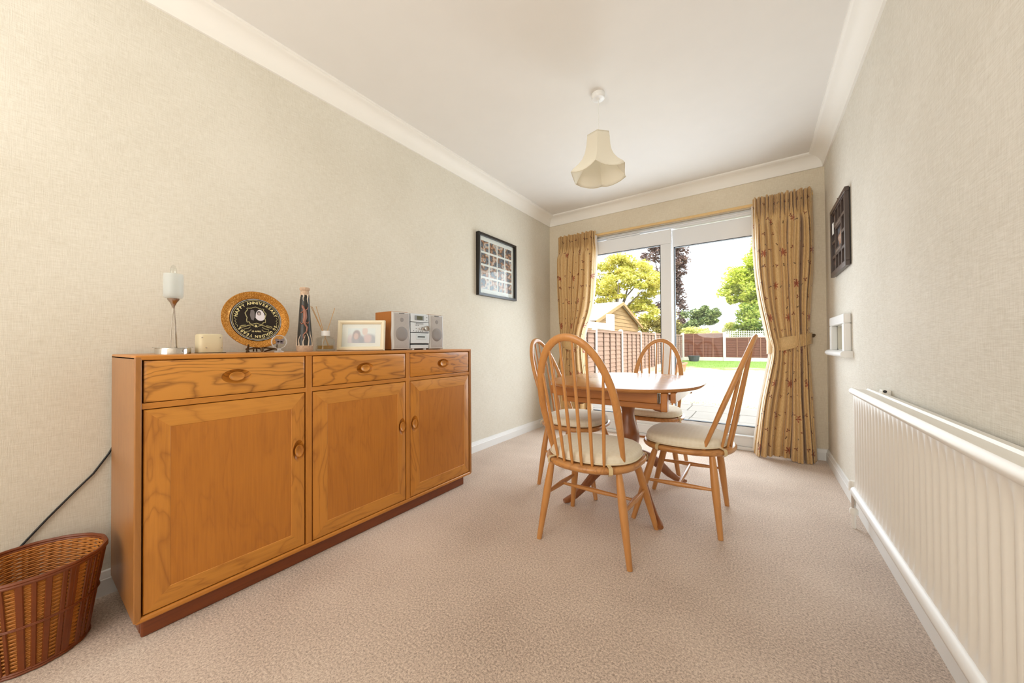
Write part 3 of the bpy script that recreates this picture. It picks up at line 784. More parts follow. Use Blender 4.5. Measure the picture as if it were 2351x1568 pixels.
for s_ in (-1, 1):
    for a, ln, wd_ in ((.55, .021, .007), (-.45, .017, .006)):
        cx_, cz_ = cgl[1]+s_*ln*.5*math.cos(a), cgl[2]+ln*.5*math.sin(a)
        mb.prism([(cgl[0]+.0066, cx_+s_*(ln*.5*math.cos(q)*math.cos(a)-wd_*math.sin(q)*math.sin(a)), cz_+ln*.5*math.cos(q)*math.sin(a)+wd_*math.sin(q)*math.cos(a)) for q in (2*PI*k/14 for k in range(14))], (.001, 0, 0))
mb.tube([(cgl[0]+.0072, cgl[1], cgl[2]-.010), (cgl[0]+.0072, cgl[1], cgl[2]+.012)], .0016, 6)
mb.build('butterfly', flat('silver_butterfly', (150, 140, 146), .25, .8), t, off=O2)

# -- tall vase with lizard
t = thing('lizard_vase', 'tall tapering black vase with a raised brown lizard and pale drips', 'vase', (-1.80, .823, Z)); O2 = t.location
vb = flat('matt_black_glaze', (44, 42, 38), .4); sand = flat('speckled_sand_glaze', (196, 168, 142), .6, var=.35, vscale=160)
def vr(z): return interp([(0, .035), (.02, .035), (.15, .026), (.26, .0195), (.31, .0175)], z)
MB().lathe([(vr(z), z) for z in (.026, .06, .10, .15, .20, .255, .286)], O2, 32).build('body', vb, t, off=O2)
MB().lathe([(.034, 0), (.0355, .003), (.0352, .027), (.034, .030)], O2, 32).build('base', sand, t, off=O2)
MB().lathe([(vr(.27)+.0005, .272), (.0190, .285), (.0178, .292), (.0215, .298), (.0225, .304), (.0205, .309), (.015, .308), (.013, .30)], O2, 32).build('lip', sand, t, off=O2)
mb = MB(); rnd = random.Random(2)
for k in range(11):
    a = 2*PI*k/11; z1 = .050+rnd.random()*.05
    pts = []
    for j in range(6):
        z = .026+(z1-.026)*j/5; aa = a+.25*math.sin(j*.9+k)*(z-.02)*14
        r = vr(z)+.0008; pts.append((O2.x+r*math.cos(aa), O2.y+r*math.sin(aa), Z+z))
    mb.tube(pts, [.0035, .0028, .0022, .0018, .0014, .0006], 5)
for k in range(7):
    a = 2*PI*k/7+.2; z0 = .275; z1 = .225+rnd.random()*.03; pts = []
    for j in range(5):
        z = z0+(z1-z0)*j/4; aa = a+.1*math.sin(j*2+k); r = vr(z)+.0006; pts.append((O2.x+r*math.cos(aa), O2.y+r*math.sin(aa), Z+z))
    mb.tube(pts, [.004, .0026, .0018, .0014, .0006], 5)
tag(mb.build('pale_drips', flat('pale_slip', (226, 208, 186), .6), t, off=O2), kind='stuff')
mb = MB()
def onv(a, z, d=.003): r = vr(z)+d; return (O2.x+r*math.cos(a), O2.y+r*math.sin(a), Z+z)
aF = -.55
mb.tube([onv(aF-.35, .222), onv(aF-.15, .212), onv(aF, .203)], [.002, .0065, .004], 10)             # head
mb.tube([onv(aF, .205), onv(aF+.15, .19), onv(aF+.2, .165), onv(aF+.05, .145), onv(aF+.15, .13)], [.004, .0075, .0085, .007, .004], 10)
mb.tube([onv(aF+.15, .132), onv(aF+.45, .115), onv(aF+.35, .095), onv(aF-.05, .08), onv(aF-.05, .066), onv(aF+.15, .055)], [.0045, .0038, .003, .0025, .0018, .0006], 8)
for pts in ([(0, .197), (-.45, .185), (-.6, .188)], [(.2, .195), (.6, .205), (.7, .215)], [(.1, .14), (-.35, .132), (-.6, .142)], [(.2, .14), (.6, .135), (.75, .145)]):
    mb.tube([onv(aF+a, z, .0025) for a, z in pts], [.003, .0022, .0014], 6)
mb.build('lizard', flat('brown_lizard_glaze', (158, 106, 86), .35, var=.3, vscale=90), t, off=O2, smooth=60)

# -- reed diffuser
t = thing('reed_diffuser', 'square glass reed diffuser with white cap and amber oil', 'diffuser', (-1.80, .923, Z)); O2 = t.location
f = sup(.036, .036, 6, 40)
mb = MB(); L = []
for ins, z in ((.003, 0), (0, .004), (0, .062), (.006, .070), (.018, .073), (.018, .078)): L.append([(O2.x+x, O2.y+y, Z+z) for x, y in f(ins)])
for ins, z in ((.021, .078), (.021, .073), (.009, .066), (.005, .062), (.005, .010)): L.append([(O2.x+x, O2.y+y, Z+z) for x, y in f(ins)])
mb.loops(L).build('jar', M['glass'], t, off=O2, smooth=40)
MB().loops([[(O2.x+x, O2.y+y, Z+z) for x, y in f(ins)] for ins, z in ((.0065, .011), (.0065, .028))]).build('oil', M['oil'], t, off=O2)
MB().lathe([(.019, .076), (.0205, .078), (.0205, .101), (.019, .103), (.010, .103)], O2, 28).build('cap', M['gloss'], t, off=O2)
reed = flat('pale_reed', (206, 160, 96), .7)
for b_, t_ in (((.01, .02), (.0, -.072)), ((-.005, .018), (.012, -.052)), ((.0, .022), (-.012, -.060)), ((.004, -.022), (0, .048))):
    MB().tube([(O2.x+b_[0], O2.y+b_[1], Z+.013), (O2.x+t_[0], O2.y+t_[1], Z+.222)], .0013, 6).build('reed', reed, t, off=O2)

# -- cream photo frame
t = thing('photo_frame', 'cream photo frame with two smiling heads, leaning by the stereo', 'photo frame', (-1.755, 1.088, Z)); O2 = t.location
fm = Matrix.Translation(O2) @ Matrix.Rotation(math.radians(-52), 4, 'Z') @ Matrix.Rotation(math.radians(-7), 4, 'Y')
def onf(y, z, x=0): return tuple(fm @ Vector((x, y, z)))
def framebox(mb, y0, y1, z0, z1, x0, x1):
    i = len(mb.v); mb.box(x0, x1, y0, y1, z0, z1)
    mb.v[i:] = [tuple(fm @ Vector(v)) for v in mb.v[i:]]; return mb
W2, H2, FB = .124, .165, .021
mb = MB(); L = []
for o_, x in ((0, -.012), (0, .006), (.003, .010), (.012, .0105), (FB-.003, .005), (FB, .001), (FB, -.004)):
    L.append([onf(-W2+o_, .001+o_, x), onf(W2-o_, .001+o_, x), onf(W2-o_, H2-o_, x), onf(-W2+o_, H2-o_, x)])
mb.loops(L).build('border', M['cream_frame'], t, off=O2, smooth=30)
framebox(MB(), -W2+.018, W2-.018, .018, H2-.018, -.004, -.002).build('mount', M['mat_white'], t, off=O2)
# the picture: soft printed shapes
pt = NT('faded_family_print')
def blobs(t_, base, items, src=None):
    tc = t_.n('ShaderNodeTexCoord'); sp = t_.n('ShaderNodeSeparateXYZ'); t_.l(tc.outputs['UV'], sp.inputs[0])
    c = base
    for (cx, cz, rx, rz, colr, soft) in items:
        a = t_.math('DIVIDE', t_.math('SUBTRACT', sp.outputs[0], cx), rx); b = t_.math('DIVIDE', t_.math('SUBTRACT', sp.outputs[1], cz), rz)
        d = t_.math('SQRT', t_.math('ADD', t_.math('MULTIPLY', a, a), t_.math('MULTIPLY', b, b)))
        mr = t_.n('ShaderNodeMapRange'); t_.l(d, mr.inputs[0]); mr.inputs[1].default_value = 1-soft; mr.inputs[2].default_value = 1+soft; mr.inputs[3].default_value = 1; mr.inputs[4].default_value = 0
        c = t_.mix(mr.outputs[0], c, lin(colr))
    t_.col(c); return t_
blobs(pt, lin((226, 230, 232)), [(.12, .25, .14, .35, (222, 208, 212), .3), (.32, .25, .18, .42, (176, 172, 182), .2), (.32, .55, .14, .33, (168, 152, 156), .2), (.30, .46, .085, .22, (214, 188, 184), .2),
     (.80, .15, .26, .45, (176, 176, 186), .2), (.72, .30, .14, .3, (214, 190, 192), .3), (.62, .80, .10, .28, (222, 200, 196), .2), (.50, .15, .09, .35, (160, 160, 172), .3)]); pt.set(.35)
def picture(y0, y1, z0, z1, x, fn, name, mat, parent, off):
    mb = MB(); mb.uv = [(0, 0), (1, 0), (1, 1), (0, 1)]
    mb.quad(fn(y0, z0, x), fn(y1, z0, x), fn(y1, z1, x), fn(y0, z1, x)); return mb.build(name, mat, parent, off=off, smooth=0)
picture(-.072, .074, .042, .122, -.0015, onf, 'photo', pt.m, t, O2)
framebox(MB(), -W2+FB, W2-FB, .001+FB, H2-FB, .0, .0015).build('glazing', M['pane'], t, off=O2, smooth=0)
MB().prism([onf(-.02, .10, -.012), onf(.02, .10, -.012), onf(.03, .0, -.075), onf(-.03, .0, -.075)], (0.002, 0, .002)).build('strut', M['frame_black'], t, off=O2)

# -- stereo: two speakers and a centre unit
XS = -1.66
grille = NT('grey_speaker_cloth'); n_ = grille.noise(grille.coord(), 900, 2); grille.col(grille.ramp(n_, [(.3, lin((168, 162, 158))), (.7, lin((196, 190, 186)))])); grille.set(.8); grille.bump(n_, .2, .0004)
pl_s = flat('pale_silver_plastic', (206, 204, 200), .35); pl_w = flat('silver_white_plastic', (222, 228, 232), .25); cone = flat('speaker_cone_shadow', (150, 145, 143), .8)
spk_side = wood('speaker_veneer', (176, 108, 40), (136, 76, 24), 'z', figure=.2)
def speaker(y0, y1, label):
    t = thing('speaker', label, 'speaker', (XS-.07, (y0+y1)/2, Z), group='stereo speakers'); o = t.location; yc = (y0+y1)/2; h = y1-y0
    MB().box(XS-.165, XS-.012, y0+.002, y1-.002, Z+.003, Z+.219).build('cabinet', spk_side, t, off=o, bevel=.002)
    def wv(z): return .004*math.exp(-((z-.09)/.03)**2)     # sides bulge at the woofer
    L = []
    zs_ = [.004+.212*k/16 for k in range(17)]
    def outl(ins): return [(y0+ins-wv(z), z) for z in (max(.004+ins, min(.216-ins, q)) for q in zs_)] + [(y1-ins+wv(z), z) for z in (max(.004+ins, min(.216-ins, q)) for q in reversed(zs_))]
    for ins, x in ((0, -.012), (0, -.003), (.003, .002), (.008, .003)): L.append([(XS+x, y, Z+z) for y, z in outl(ins)])
    MB().loops(L, True, False).build('front_frame', pl_s, t, off=o, smooth=40)
    MB().loops([[(XS+x, y, Z+z) for y, z in outl(ins)] for ins, x in ((.008, .0028), (.010, .0036), (.03, .0042))]).build('grille', grille.m, t, off=o, smooth=40)
    def disc(c, r): return MB().loops([[(XS+x, c[0]+rr*math.cos(2*PI*k/32), Z+c[1]+rr*math.sin(2*PI*k/32)) for k in range(32)] for rr, x in ((r, .0040), (r*.98, .0055), (r*.5, .0062))])
    disc((yc, .092), .041).build('woofer', cone, t, off=o, smooth=60)
    disc((yc, .172), .012).build('tweeter', cone, t, off=o, smooth=60)
    MB().box(XS+.003, XS+.0045, yc-.018, yc+.018, Z+.206, Z+.210).build('badge', flat('dark_badge', (90, 84, 80), .4), t, off=o)
    MB().box(XS-.16, XS-.015, y0+.01, y1-.01, Z, Z+.004).build('foot_pad', M['black'], t, off=o)
speaker(1.222, 1.338, 'left grey stereo speaker with wooden side, behind the cream photo frame')
speaker(1.488, 1.602, 'right grey stereo speaker at the sideboard far end')
y0, y1 = 1.345, 1.482; yc = (y0+y1)/2
t = thing('stereo_unit', 'silver compact stereo unit with round volume dial between two speakers', 'stereo', (XS-.08, yc, Z)); o = t.location
MB().box(XS-.17, XS-.006, y0+.004, y1-.004, Z+.008, Z+.214).build('body', flat('grey_casing', (120, 118, 116), .4), t, off=o, bevel=.004)
def facia(name, z0, z1, b0, b1, mat, n=6):
    L = []
    for k in range(n+1):
        s = k/n; z = z0+(z1-z0)*s; L.append([(XS-.01, y0+.001, Z+z), (XS+b0+(b1-b0)*s, y0+.001, Z+z), (XS+b0+(b1-b0)*s, y1-.001, Z+z), (XS-.01, y1-.001, Z+z)])
    return MB().loops(L).build(name, mat, t, off=o, bevel=.0015)
facia('display_panel', .166, .215, .002, .000, pl_w); facia('control_panel', .104, .163, .003, .002, pl_w)
facia('cassette_door', .038, .100, .005, .006, pl_w); facia('base_panel', .008, .030, .001, .002, pl_w); facia('shadow_gap', .030, .168, -.006, -.006, M['black'])
MB().box(XS+.0015, XS+.0030, yc-.040, yc+.030, Z+.176, Z+.204).build('display_surround', flat('grey_surround', (150, 156, 160), .3), t, off=o, bevel=.002)
MB().box(XS+.0028, XS+.0040, yc-.024, yc+.018, Z+.179, Z+.201).build('display', flat('green_lcd', (98, 100, 78), .2), t, off=o)
MB().box(XS+.0050, XS+.0070, yc-.032, yc+.044, Z+.062, Z+.096).build('cassette_window', flat('pale_window', (212, 222, 226), .15), t, off=o, bevel=.002)
MB().box(XS+.0066, XS+.0078, yc-.022, yc+.032, Z+.074, Z+.080).build('cassette_slot', M['black'], t, off=o)
MB().box(XS+.002, XS+.0052, yc-.032, yc+.024, Z+.153, Z+.160).build('disc_tray', flat('tray_grey', (168, 172, 176), .3), t, off=o, bevel=.001)
def dial(y, z, r, d, name):
    MB().loops([[(XS+x, y+rr*math.cos(2*PI*k/28), Z+z+rr*math.sin(2*PI*k/28)) for k in range(28)] for rr, x in ((r, .001), (r, d), (r*.93, d+.002), (r*.3, d+.0025))]).build(name, M['chrome'], t, off=o, smooth=35)
dial(yc+.044, .128, .0175, .014, 'volume_dial'); dial(yc+.012, .127, .0085, .010, 'dial'); dial(yc-.008, .126, .0045, .006, 'dial')
for y, z in ((-.030, .146), (-.014, .146), (-.030, .127), (-.030, .111), (-.014, .111), (.002, .111), (.016, .111), (-.050, .112), (.052, .195), (.052, .178)):
    MB().box(XS+.002, XS+.0044, yc+y-.003, yc+y+.003, Z+z-.002, Z+z+.002).build('button', flat('button_grey', (120, 124, 130), .4) if 'btn' not in M else M['btn'], t, off=o); M.setdefault('btn', bpy.data.materials['button_grey'])
for y in (-.045, .045): MB().lathe([(.009, 0), (.009, .008)], (XS-.012, yc+y, Z), 14).build('foot', pl_w, t, off=o)
M.pop('btn')

# ================================================================== pictures on the walls
def print_mat():
    t = NT('family_snapshot_print')
    oi = t.n('ShaderNodeObjectInfo'); tc = t.n('ShaderNodeTexCoord')
    va = t.n('ShaderNodeVectorMath', operation='ADD'); cx = t.n('ShaderNodeCombineXYZ')
    t.l(t.math('MULTIPLY', oi.outputs['Random'], 57.0), cx.inputs[0]); t.l(t.math('MULTIPLY', oi.outputs['Random'], 31.0), cx.inputs[1])
    t.l(tc.outputs['UV'], va.inputs[0]); t.l(cx.outputs[0], va.inputs[1])
    n = t.noise(va.outputs[0], 1.7, 2, .5); n2 = t.noise(va.outputs[0], 3.0, 3)
    c1 = t.ramp(n, [(.30, lin((46, 42, 44))), (.40, lin((112, 124, 140))), (.47, lin((88, 72, 62))), (.53, lin((190, 132, 96))), (.60, lin((222, 204, 190))), (.70, lin((96, 112, 132)))])
    c = t.mix(t.math('MULTIPLY', n2, .3), c1, lin((120, 96, 80)))
    t.col(c); t.set(.3); return t.m
snap = print_mat()
def wy(X, sgn):
    return lambda y, z, x=0: (X+sgn*x, y, z)
# left wall: black frame with sixteen snapshots
fl = wy(XL, 1); y0, y1, z0, z1 = 2.325, 2.905, 1.352, 1.905
t = thing('collage_frame', 'black frame of sixteen snapshots on the left wall', 'picture', (XL, (y0+y1)/2, (z0+z1)/2)); o = t.location
mb = MB()
for a in ((y0, y1, z1-.022, z1), (y0, y1, z0, z0+.022), (y0, y0+.022, z0+.022, z1-.022), (y1-.022, y1, z0+.022, z1-.022)):
    mb.box(XL+.001, XL+.034, *a)
mb.build('border', M['frame_black'], t, off=o, bevel=.001)
MB().box(XL+.004, XL+.010, y0+.015, y1-.015, z0+.015, z1-.015).build('mount', M['mat_white'], t, off=o)
iy0, iy1, iz0, iz1 = y0+.050, y1-.048, z0+.055, z1-.050
cw, ch = (iy1-iy0)/4, (iz1-iz0)/4
for r in range(4):
    for c in range(4):
        a, b = iy0+c*cw, iz0+r*ch
        picture(a+.008, a+cw-.008, b+.009, b+ch-.009, .0106, fl, 'photo', snap, t, o)
MB().box(XL+.022, XL+.024, y0+.02, y1-.02, z0+.02, z1-.02).build('glazing', M['pane'], t, off=o, smooth=0)
# right wall: dark multi-aperture frame
frr = wy(XR, -1); y0, y1, z0, z1 = 2.745, 3.24, 1.362, 1.815
t = thing('multi_photo_frame', 'dark wooden multi-photo frame on the right wall', 'picture', (XR, (y0+y1)/2, (z0+z1)/2)); o = t.location
dk = wood('dark_stained_frame', (74, 60, 54), (40, 32, 28), 'z', figure=.3, rough=.4)
MB().box(XR-.008, XR-.001, y0+.005, y1-.005, z0+.005, z1-.005).build('backing', M['frame_black'], t, off=o)
bars = [(y0, y1, z1-.028, z1), (y0, y1, z0, z0+.028), (y0, y0+.030, z0+.028, z1-.028), (y1-.030, y1, z0+.028, z1-.028)]
for b_ in bars: MB().box(XR-.026, XR-.006, *b_).build('border', dk, t, off=o, bevel=.002)
ya, yb_ = y0+.030, y1-.030; ww = (yb_-ya)
c1, c2 = ya+ww*.27, ya+ww*.73
cells_ = []
def col4(a, b):
    n = 4; hh = (z1-z0-.056)/n
    for k in range(n): cells_.append((a, b, z0+.028+k*hh, z0+.028+(k+1)*hh))
col4(ya, c1); col4(c2, yb_)
zz = [z0+.028, z0+.13, z0+.155, z0+.30, z0+.325, z1-.028]
cells_ += [(c1, (c1+c2)/2, zz[0], zz[1]), ((c1+c2)/2, c2, zz[0], zz[1]), (c1, c2, zz[2], zz[3]), (c1, (c1+c2)/2, zz[4], zz[5]), ((c1+c2)/2, c2, zz[4], zz[5])]
for a, b, c, d in cells_:
    picture(a+.010, b-.010, c+.010, d-.010, .0085, frr, 'photo', snap, t, o)
mb = MB()
for a, b, c, d in cells_:
    mb.box(XR-.020, XR-.008, a, a+.009, c, d).box(XR-.020, XR-.008, b-.009, b, c, d).box(XR-.020, XR-.008, a+.009, b-.009, c, c+.009).box(XR-.020, XR-.008, a+.009, b-.009, d-.009, d)
mb.box(XR-.021, XR-.008, c1, c2, zz[1], zz[2]).box(XR-.021, XR-.008, c1, c2, zz[3], zz[4])
mb.build('divider', dk, t, off=o)
MB().box(XR-.022, XR-.0205, c1+.03, c2-.03, zz[1]+.008, zz[2]-.006).box(XR-.022, XR-.0205, c1+.03, c2-.03, zz[3]+.008, zz[4]-.006).build('plaque', flat('plaque_grey', (120, 108, 100), .4), t, off=o)
MB().box(XR-.0225, XR-.020, yb_-.075, yb_-.03, zz[3]-.02, zz[4]+.03).build('paper_note', M['mat_white'], t, off=o)
t = MB().tube([(XR, 3.05, 1.835), (XR-.012, 3.05, 1.838), (XR-.013, 3.05, 1.848)], .002, 6).tube([(XR-.001, 3.05, 1.835), (XR-.003, 3.05, 1.835)], .006, 10)
tag(t.build('picture_hook', M['brass_dark']), 'tiny metal hook above the dark multi-photo frame', 'hook')

# ================================================================== pendant light
LX, LY = -.760, 2.0
t = thing('pendant_light', 'cream scalloped pendant lampshade hanging from the ceiling', 'lamp', (LX, LY, ZC)); o = t.location
MB().lathe([(.040, 0), (.041, -.012), (.039, -.022), (.034, -.028), (.012, -.030), (.006, -.036)], (LX, LY, ZC), 32).build('ceiling_rose', M['gloss'], t, off=o, smooth=40)
MB().tube([(LX, LY, ZC-.03), (LX, LY, 2.13)], .0028, 8).build('cord', M['gloss'], t, off=o)
MB().lathe([(.013, 0), (.015, .01), (.015, .05), (.010, .06)], (LX, LY, 2.085), 20).build('lamp_holder', M['gloss'], t, off=o)
MB().lathe([(.004, -.045), (.018, -.040), (.026, -.022), (.024, -.005), (.014, .012), (.012, .02)], (LX, LY, 2.068), 20).build('bulb', M['frost'], t, off=o, smooth=60)
# eight-panel bell shade with scalloped rim
NP = 6; seg = NP*6; mb = MB(); L = []
zt, zb = 2.150, 1.925
for j in range(15):
    s = j/14; z = zt+(zb-zt)*s
    r = interp([(0, .070), (.3, .076), (.5, .086), (.65, .101), (.8, .126), (.92, .156), (1, .168)], s)
    ring = []
    for k in range(seg):
        a = 2*PI*k/seg+.26+PI/6; loc = (k % 6)/6
        cosf = math.cos(PI/NP)/math.cos((loc-.5)*2*PI/NP)
        rr = r*(cosf*(1-.0*s)+.03*s*(abs(loc-.5)*2)**2)
        dz = -.020*abs(math.sin(PI*loc))**.6*max(0, (s-.6)/.4)
        ring.append((LX+rr*math.cos(a), LY+rr*math.sin(a), z+dz))
    L.append(ring)
mb.loops(L, False, False).build('shade', M['shade'], t, off=o, smooth=25, solid=.0015)
trim = flat('shade_binding', (214, 204, 178), .8)
for ring in (L[0], L[-1]): MB().tube(ring, .0016, 5, closed=True).build('binding', trim, t, off=o)
mb = MB()
for k in range(3):
    a = 2*PI*k/3+.3; mb.tube([(LX, LY, 2.115), (LX+.058*math.cos(a), LY+.058*math.sin(a), zt-.002)], .0012, 5)
mb.build('spider', M['chrome'], t, off=o)

# ================================================================== wicker basket and cable
BX, BY, BH = -1.805, .045, .272
t = thing('wicker_basket', 'round brown wicker waste basket on the carpet at lower left', 'basket', (BX, BY, 0)); o = t.location
def br(z): return .108+(.146-.108)*(z/BH)**1.05
wk_d = flat('dark_cane', (120, 58, 20), .4, var=.2, vscale=40); wk_l = flat('light_cane', (184, 116, 44), .5, var=.3, vscale=60)
mb = MB(); rows = 46; seg = 84
for j in range(rows):
    z = .010+(BH-.020)*j/(rows-1); r = br(z)-.003
    mb.tube([(BX+(r+.0022*math.cos(21*2*PI*k/seg+PI*j))*math.cos(2*PI*k/seg), BY+(r+.0022*math.cos(21*2*PI*k/seg+PI*j))*math.sin(2*PI*k/seg), z) for k in range(seg)], (.0029), 4, closed=True)
tag(mb.build('weave', wk_l, t, off=o), kind='stuff')
MB().lathe([(.0, .004), (.104, .004), (.104, .010), (0, .010)], (BX, BY, 0), 40, cap=False).build('bottom', wk_d, t, off=o)
for k in range(52):
    a = 2*PI*k/52+.05*math.sin(k*2.3); w_ = .0052+.0012*math.sin(k*5.1); L = []
    for j in range(8):
        z = .006+(BH-.012)*j/7; r = br(z)
        c, s = math.cos(a), math.sin(a)
        L.append([(BX+(r+d)*c-s*q, BY+(r+d)*s+c*q, z) for d, q in ((.001, -w_), (.0035, -w_*.6), (.0035, w_*.6), (.001, w_))])
    MB().loops(L).build('stake', wk_d, t, off=o)
def hoop(name, z, rr, r):
    for dz in (-rr*.7, rr*.7):
        MB().tube([(BX+(r+.001*math.sin(k*1.3))*math.cos(2*PI*k/72), BY+(r+.001*math.sin(k*1.3))*math.sin(2*PI*k/72), z+dz) for k in range(72)], rr, 6, closed=True).build(name, wk_d, t, off=o)
hoop('rim', BH-.002, .005, br(BH)); hoop('band', BH*.52, .0022, br(BH*.52)+.004); hoop('base_band', .009, .0045, .110)
t = tag(MB().tube([(XL+.006, y, z) for y, z in ((.235, .56), (.217, .518), (.180, .455), (.136, .403), (.080, .334), (.026, .262), (-.01, .20), (-.03, .10), (-.032, .02))], .0032, 8).build('power_cable', M['black'], smooth=80), 'thin black cable running down the wall behind the wicker basket', 'cable')

# ================================================================== dining table
TX, TY = -.660, 2.195
t = thing('dining_table', 'oval wooden pedestal dining table among the four chairs', 'table', (TX, TY, 0)); 
ZTT = .700
_to = sup(.428, .509, 2.5, 96)
MB().loops([[(x, y, ZTT+z) for x, y in _to(i)] for i, z in ((.016, -.020), (.006, -.017), (.001, -.011), (0, -.004), (.0012, -.001), (.004, 0))]).build('tabletop', M['table_top'], t, smooth=40)
for s_ in (-1, 1):
    MB().box(-.29, .262, s_*.395-.011, s_*.395+.011, ZTT-.072, ZTT-.020).build('apron', M['table_frame'], t, bevel=.003)
    MB().box(-.255, .275, s_*.375-.013, s_*.375+.013, ZTT-.105, ZTT-.074).build('bearer', M['table_frame'], t, bevel=.005, bseg=3)
    MB().box(s_*.325-.012, s_*.325+.012, -.37, .37, ZTT-.070, ZTT-.020).build('end_apron', M['table_frame'], t, bevel=.003)
    MB().box(.276, .306, s_*.385-.022, s_*.385+.018, ZTT-.110, ZTT-.020).build('corner_block', M['table_frame'], t, bevel=.005)
    MB().tube([(.268, s_*.400, ZTT-.062), (.268, s_*.400, ZTT-.036)], .005, 10).box(.264, .272, s_*.395-.010, s_*.395+.010, ZTT-.072, ZTT-.024).build('catch', M['brass_dark'], t)
# shaped cross bearers with rounded ends
def shaped(y):
    pts = []
    prof = [(x*.86, z) for x, z in [(-.31, 0), (-.31, -.018), (-.30, -.034), (-.275, -.042), (-.24, -.036), (-.20, -.020), (-.15, -.014), (.15, -.014), (.20, -.020), (.24, -.036), (.275, -.042), (.30, -.034), (.31, -.018), (.31, 0)]]
    return MB().prism([(x, y-.015, ZTT-.105+z) for x, z in prof], (0, .03, 0))
for y in (-.20, .20): shaped(y).build('cross_bearer', M['table_leg'], t, bevel=.003)
MB().box(-.06, .06, -.21, .21, ZTT-.130, ZTT-.105).build('column_plate', M['table_leg'], t, bevel=.004)
# pedestal: two-lobed flattened baluster
prof = [(.048, .572), (.046, .556), (.038, .525), (.034, .500), (.036, .470), (.046, .430), (.058, .385), (.062, .345), (.058, .310), (.050, .285), (.050, .262)]
MB().loops([[(sx*1.0, sy*1.25, z) for sx, sy in sup(r, r, 2.6, 36)(0)] for r, z in prof]).build('pedestal', M['table_leg'], t, smooth=60)
MB().plate(sup(.062, .080, 3, 36), .205, .262, .010, 3).build('hub', M['table_leg'], t)
for sx in (-1, 1):
    for sy in (-1, 1):
        ex, ey = sx*.262, sy*.360
        path = [(0.08, .232), (.22, .225), (.38, .195), (.55, .140), (.70, .080), (.84, .038), (.95, .019), (1.0, .016)]
        rad = [(.020, .030), (.020, .032), (.019, .032), (.0185, .029), (.018, .024), (.019, .019), (.021, .017), (.014, .012)]
        d_ = Vector((ex, ey, 0)).normalized()
        MB().tube([(ex*f, ey*f, z) for f, z in path], rad, 14, ref=(0, 0, 1)).build('leg', M['table_leg'], t, smooth=60)

# ================================================================== chairs
SZ = .398
def hoop_pts(n=40):
    # arch seen from the back: straight-ish sides then a round head
    pts = []
    hw = .174; zb_, zw, ztop = SZ-.012, .625, .946
    for k in range(n+1):
        s = -1+2*k/n
        a = abs(s)
        if a > .68:
            f = (1-a)/.32                      # 0 at base, 1 at shoulder
            z = zb_+(zw-zb_)*f; x = .168+(hw-.168)*math.sin(f*PI/2)
        else:
            q = (a/.68)*PI/2; x = hw*math.sin(q)**.97 if q > 0 else 0; z = zw+(ztop-zw)*math.cos(q)
        pts.append((math.copysign(x, s) if x else 0.0, z))
    return pts
def lean(z): 
    f = (z-SZ)/(.944-SZ); return -.092-.212*f
def chair_root(label, loc, rot):
    t = thing('dining_chair', label, 'chair', loc, rot, 'hoop-back dining chairs')
    def seat_out(ins):
        base = sup(.222, .220, 3.0, 72, 2.15)(ins)
        return [(x*(1.0+.02*(y > 0)), y-.006) for x, y in base]
    L = []
    for ins, z in ((.030, -.030), (.012, -.027), (.004, -.020), (0, -.011), (.003, -.003), (.010, 0), (.05, -.001), (.12, -.004)):
        L.append([(x, y, SZ+z) for x, y in seat_out(ins)])
    MB().loops(L).build('seat', M['chair_seat'], t, smooth=60)
    tops = {(-1, -1): (-.158, -.128), (1, -1): (.158, -.128), (-1, 1): (-.150, .130), (1, 1): (.150, .130)}
    feet = {(-1, -1): (-.212, -.165), (1, -1): (.212, -.165), (-1, 1): (-.226, .232), (1, 1): (.226, .232)}
    def onleg(k, z):
        a, b = Vector((*tops[k], SZ-.020)), Vector((*feet[k], 0)); f = (a.z-z)/a.z; return a+(b-a)*f
    for k in tops:
        zs_ = [SZ-.020, .34, .29, .24, .20, .14, .07, 0.0]
        rr = [.0125, .0150, .0172, .0182, .0178, .0160, .0138, .0118]
        MB().tube([onleg(k, z) for z in zs_], rr, 14).build('leg', M['chair'], t, smooth=60)
    mids = []
    for sx in (-1, 1):
        a, b = onleg((sx, -1), .215), onleg((sx, 1), .205)
        MB().tube([a+(b-a)*f for f in (0, .2, .5, .8, 1)], [.0065, .0095, .0128, .0095, .0065], 12).build('stretcher', M['chair'], t, smooth=60)
        mids.append(a+(b-a)*.5)
    MB().tube([mids[0]+(mids[1]-mids[0])*f for f in (0, .2, .5, .8, 1)], [.006, .0085, .0115, .0085, .006], 12).build('stretcher', M['chair'], t, smooth=60)
    hp = hoop_pts()
    P = [(x, lean(z), z) for x, z in hp]; n = len(P)-1
    R = []
    for i, (x, z) in enumerate(hp):
        f = min(1, (z-SZ+.012)/.22); R.append((.0085+.0085*f, .0095+.0025*f))
    MB().tube(P, R, 14, ref=(0, 1, 0)).build('hoop', M['chair'], t, smooth=60)
    for i in range(6):
        u = (i-2.5)/2.5; xb = u*.108; yb2 = -.212+.036*u*u
        xt = u*.140
        # where the spindle meets the hoop
        zt_ = max(z for x, z in hp if abs(x-xt) < .012)-.006
        a, b = Vector((xb, yb2+.012, SZ-.006)), Vector((xt, lean(zt_), zt_))
        MB().tube([a+(b-a)*f for f in (0, .12, .35, .6, .85, 1)], [.0058, .0070, .0078, .0070, .0056, .0048], 10).build('spindle', M['chair'], t, smooth=60)
    return t
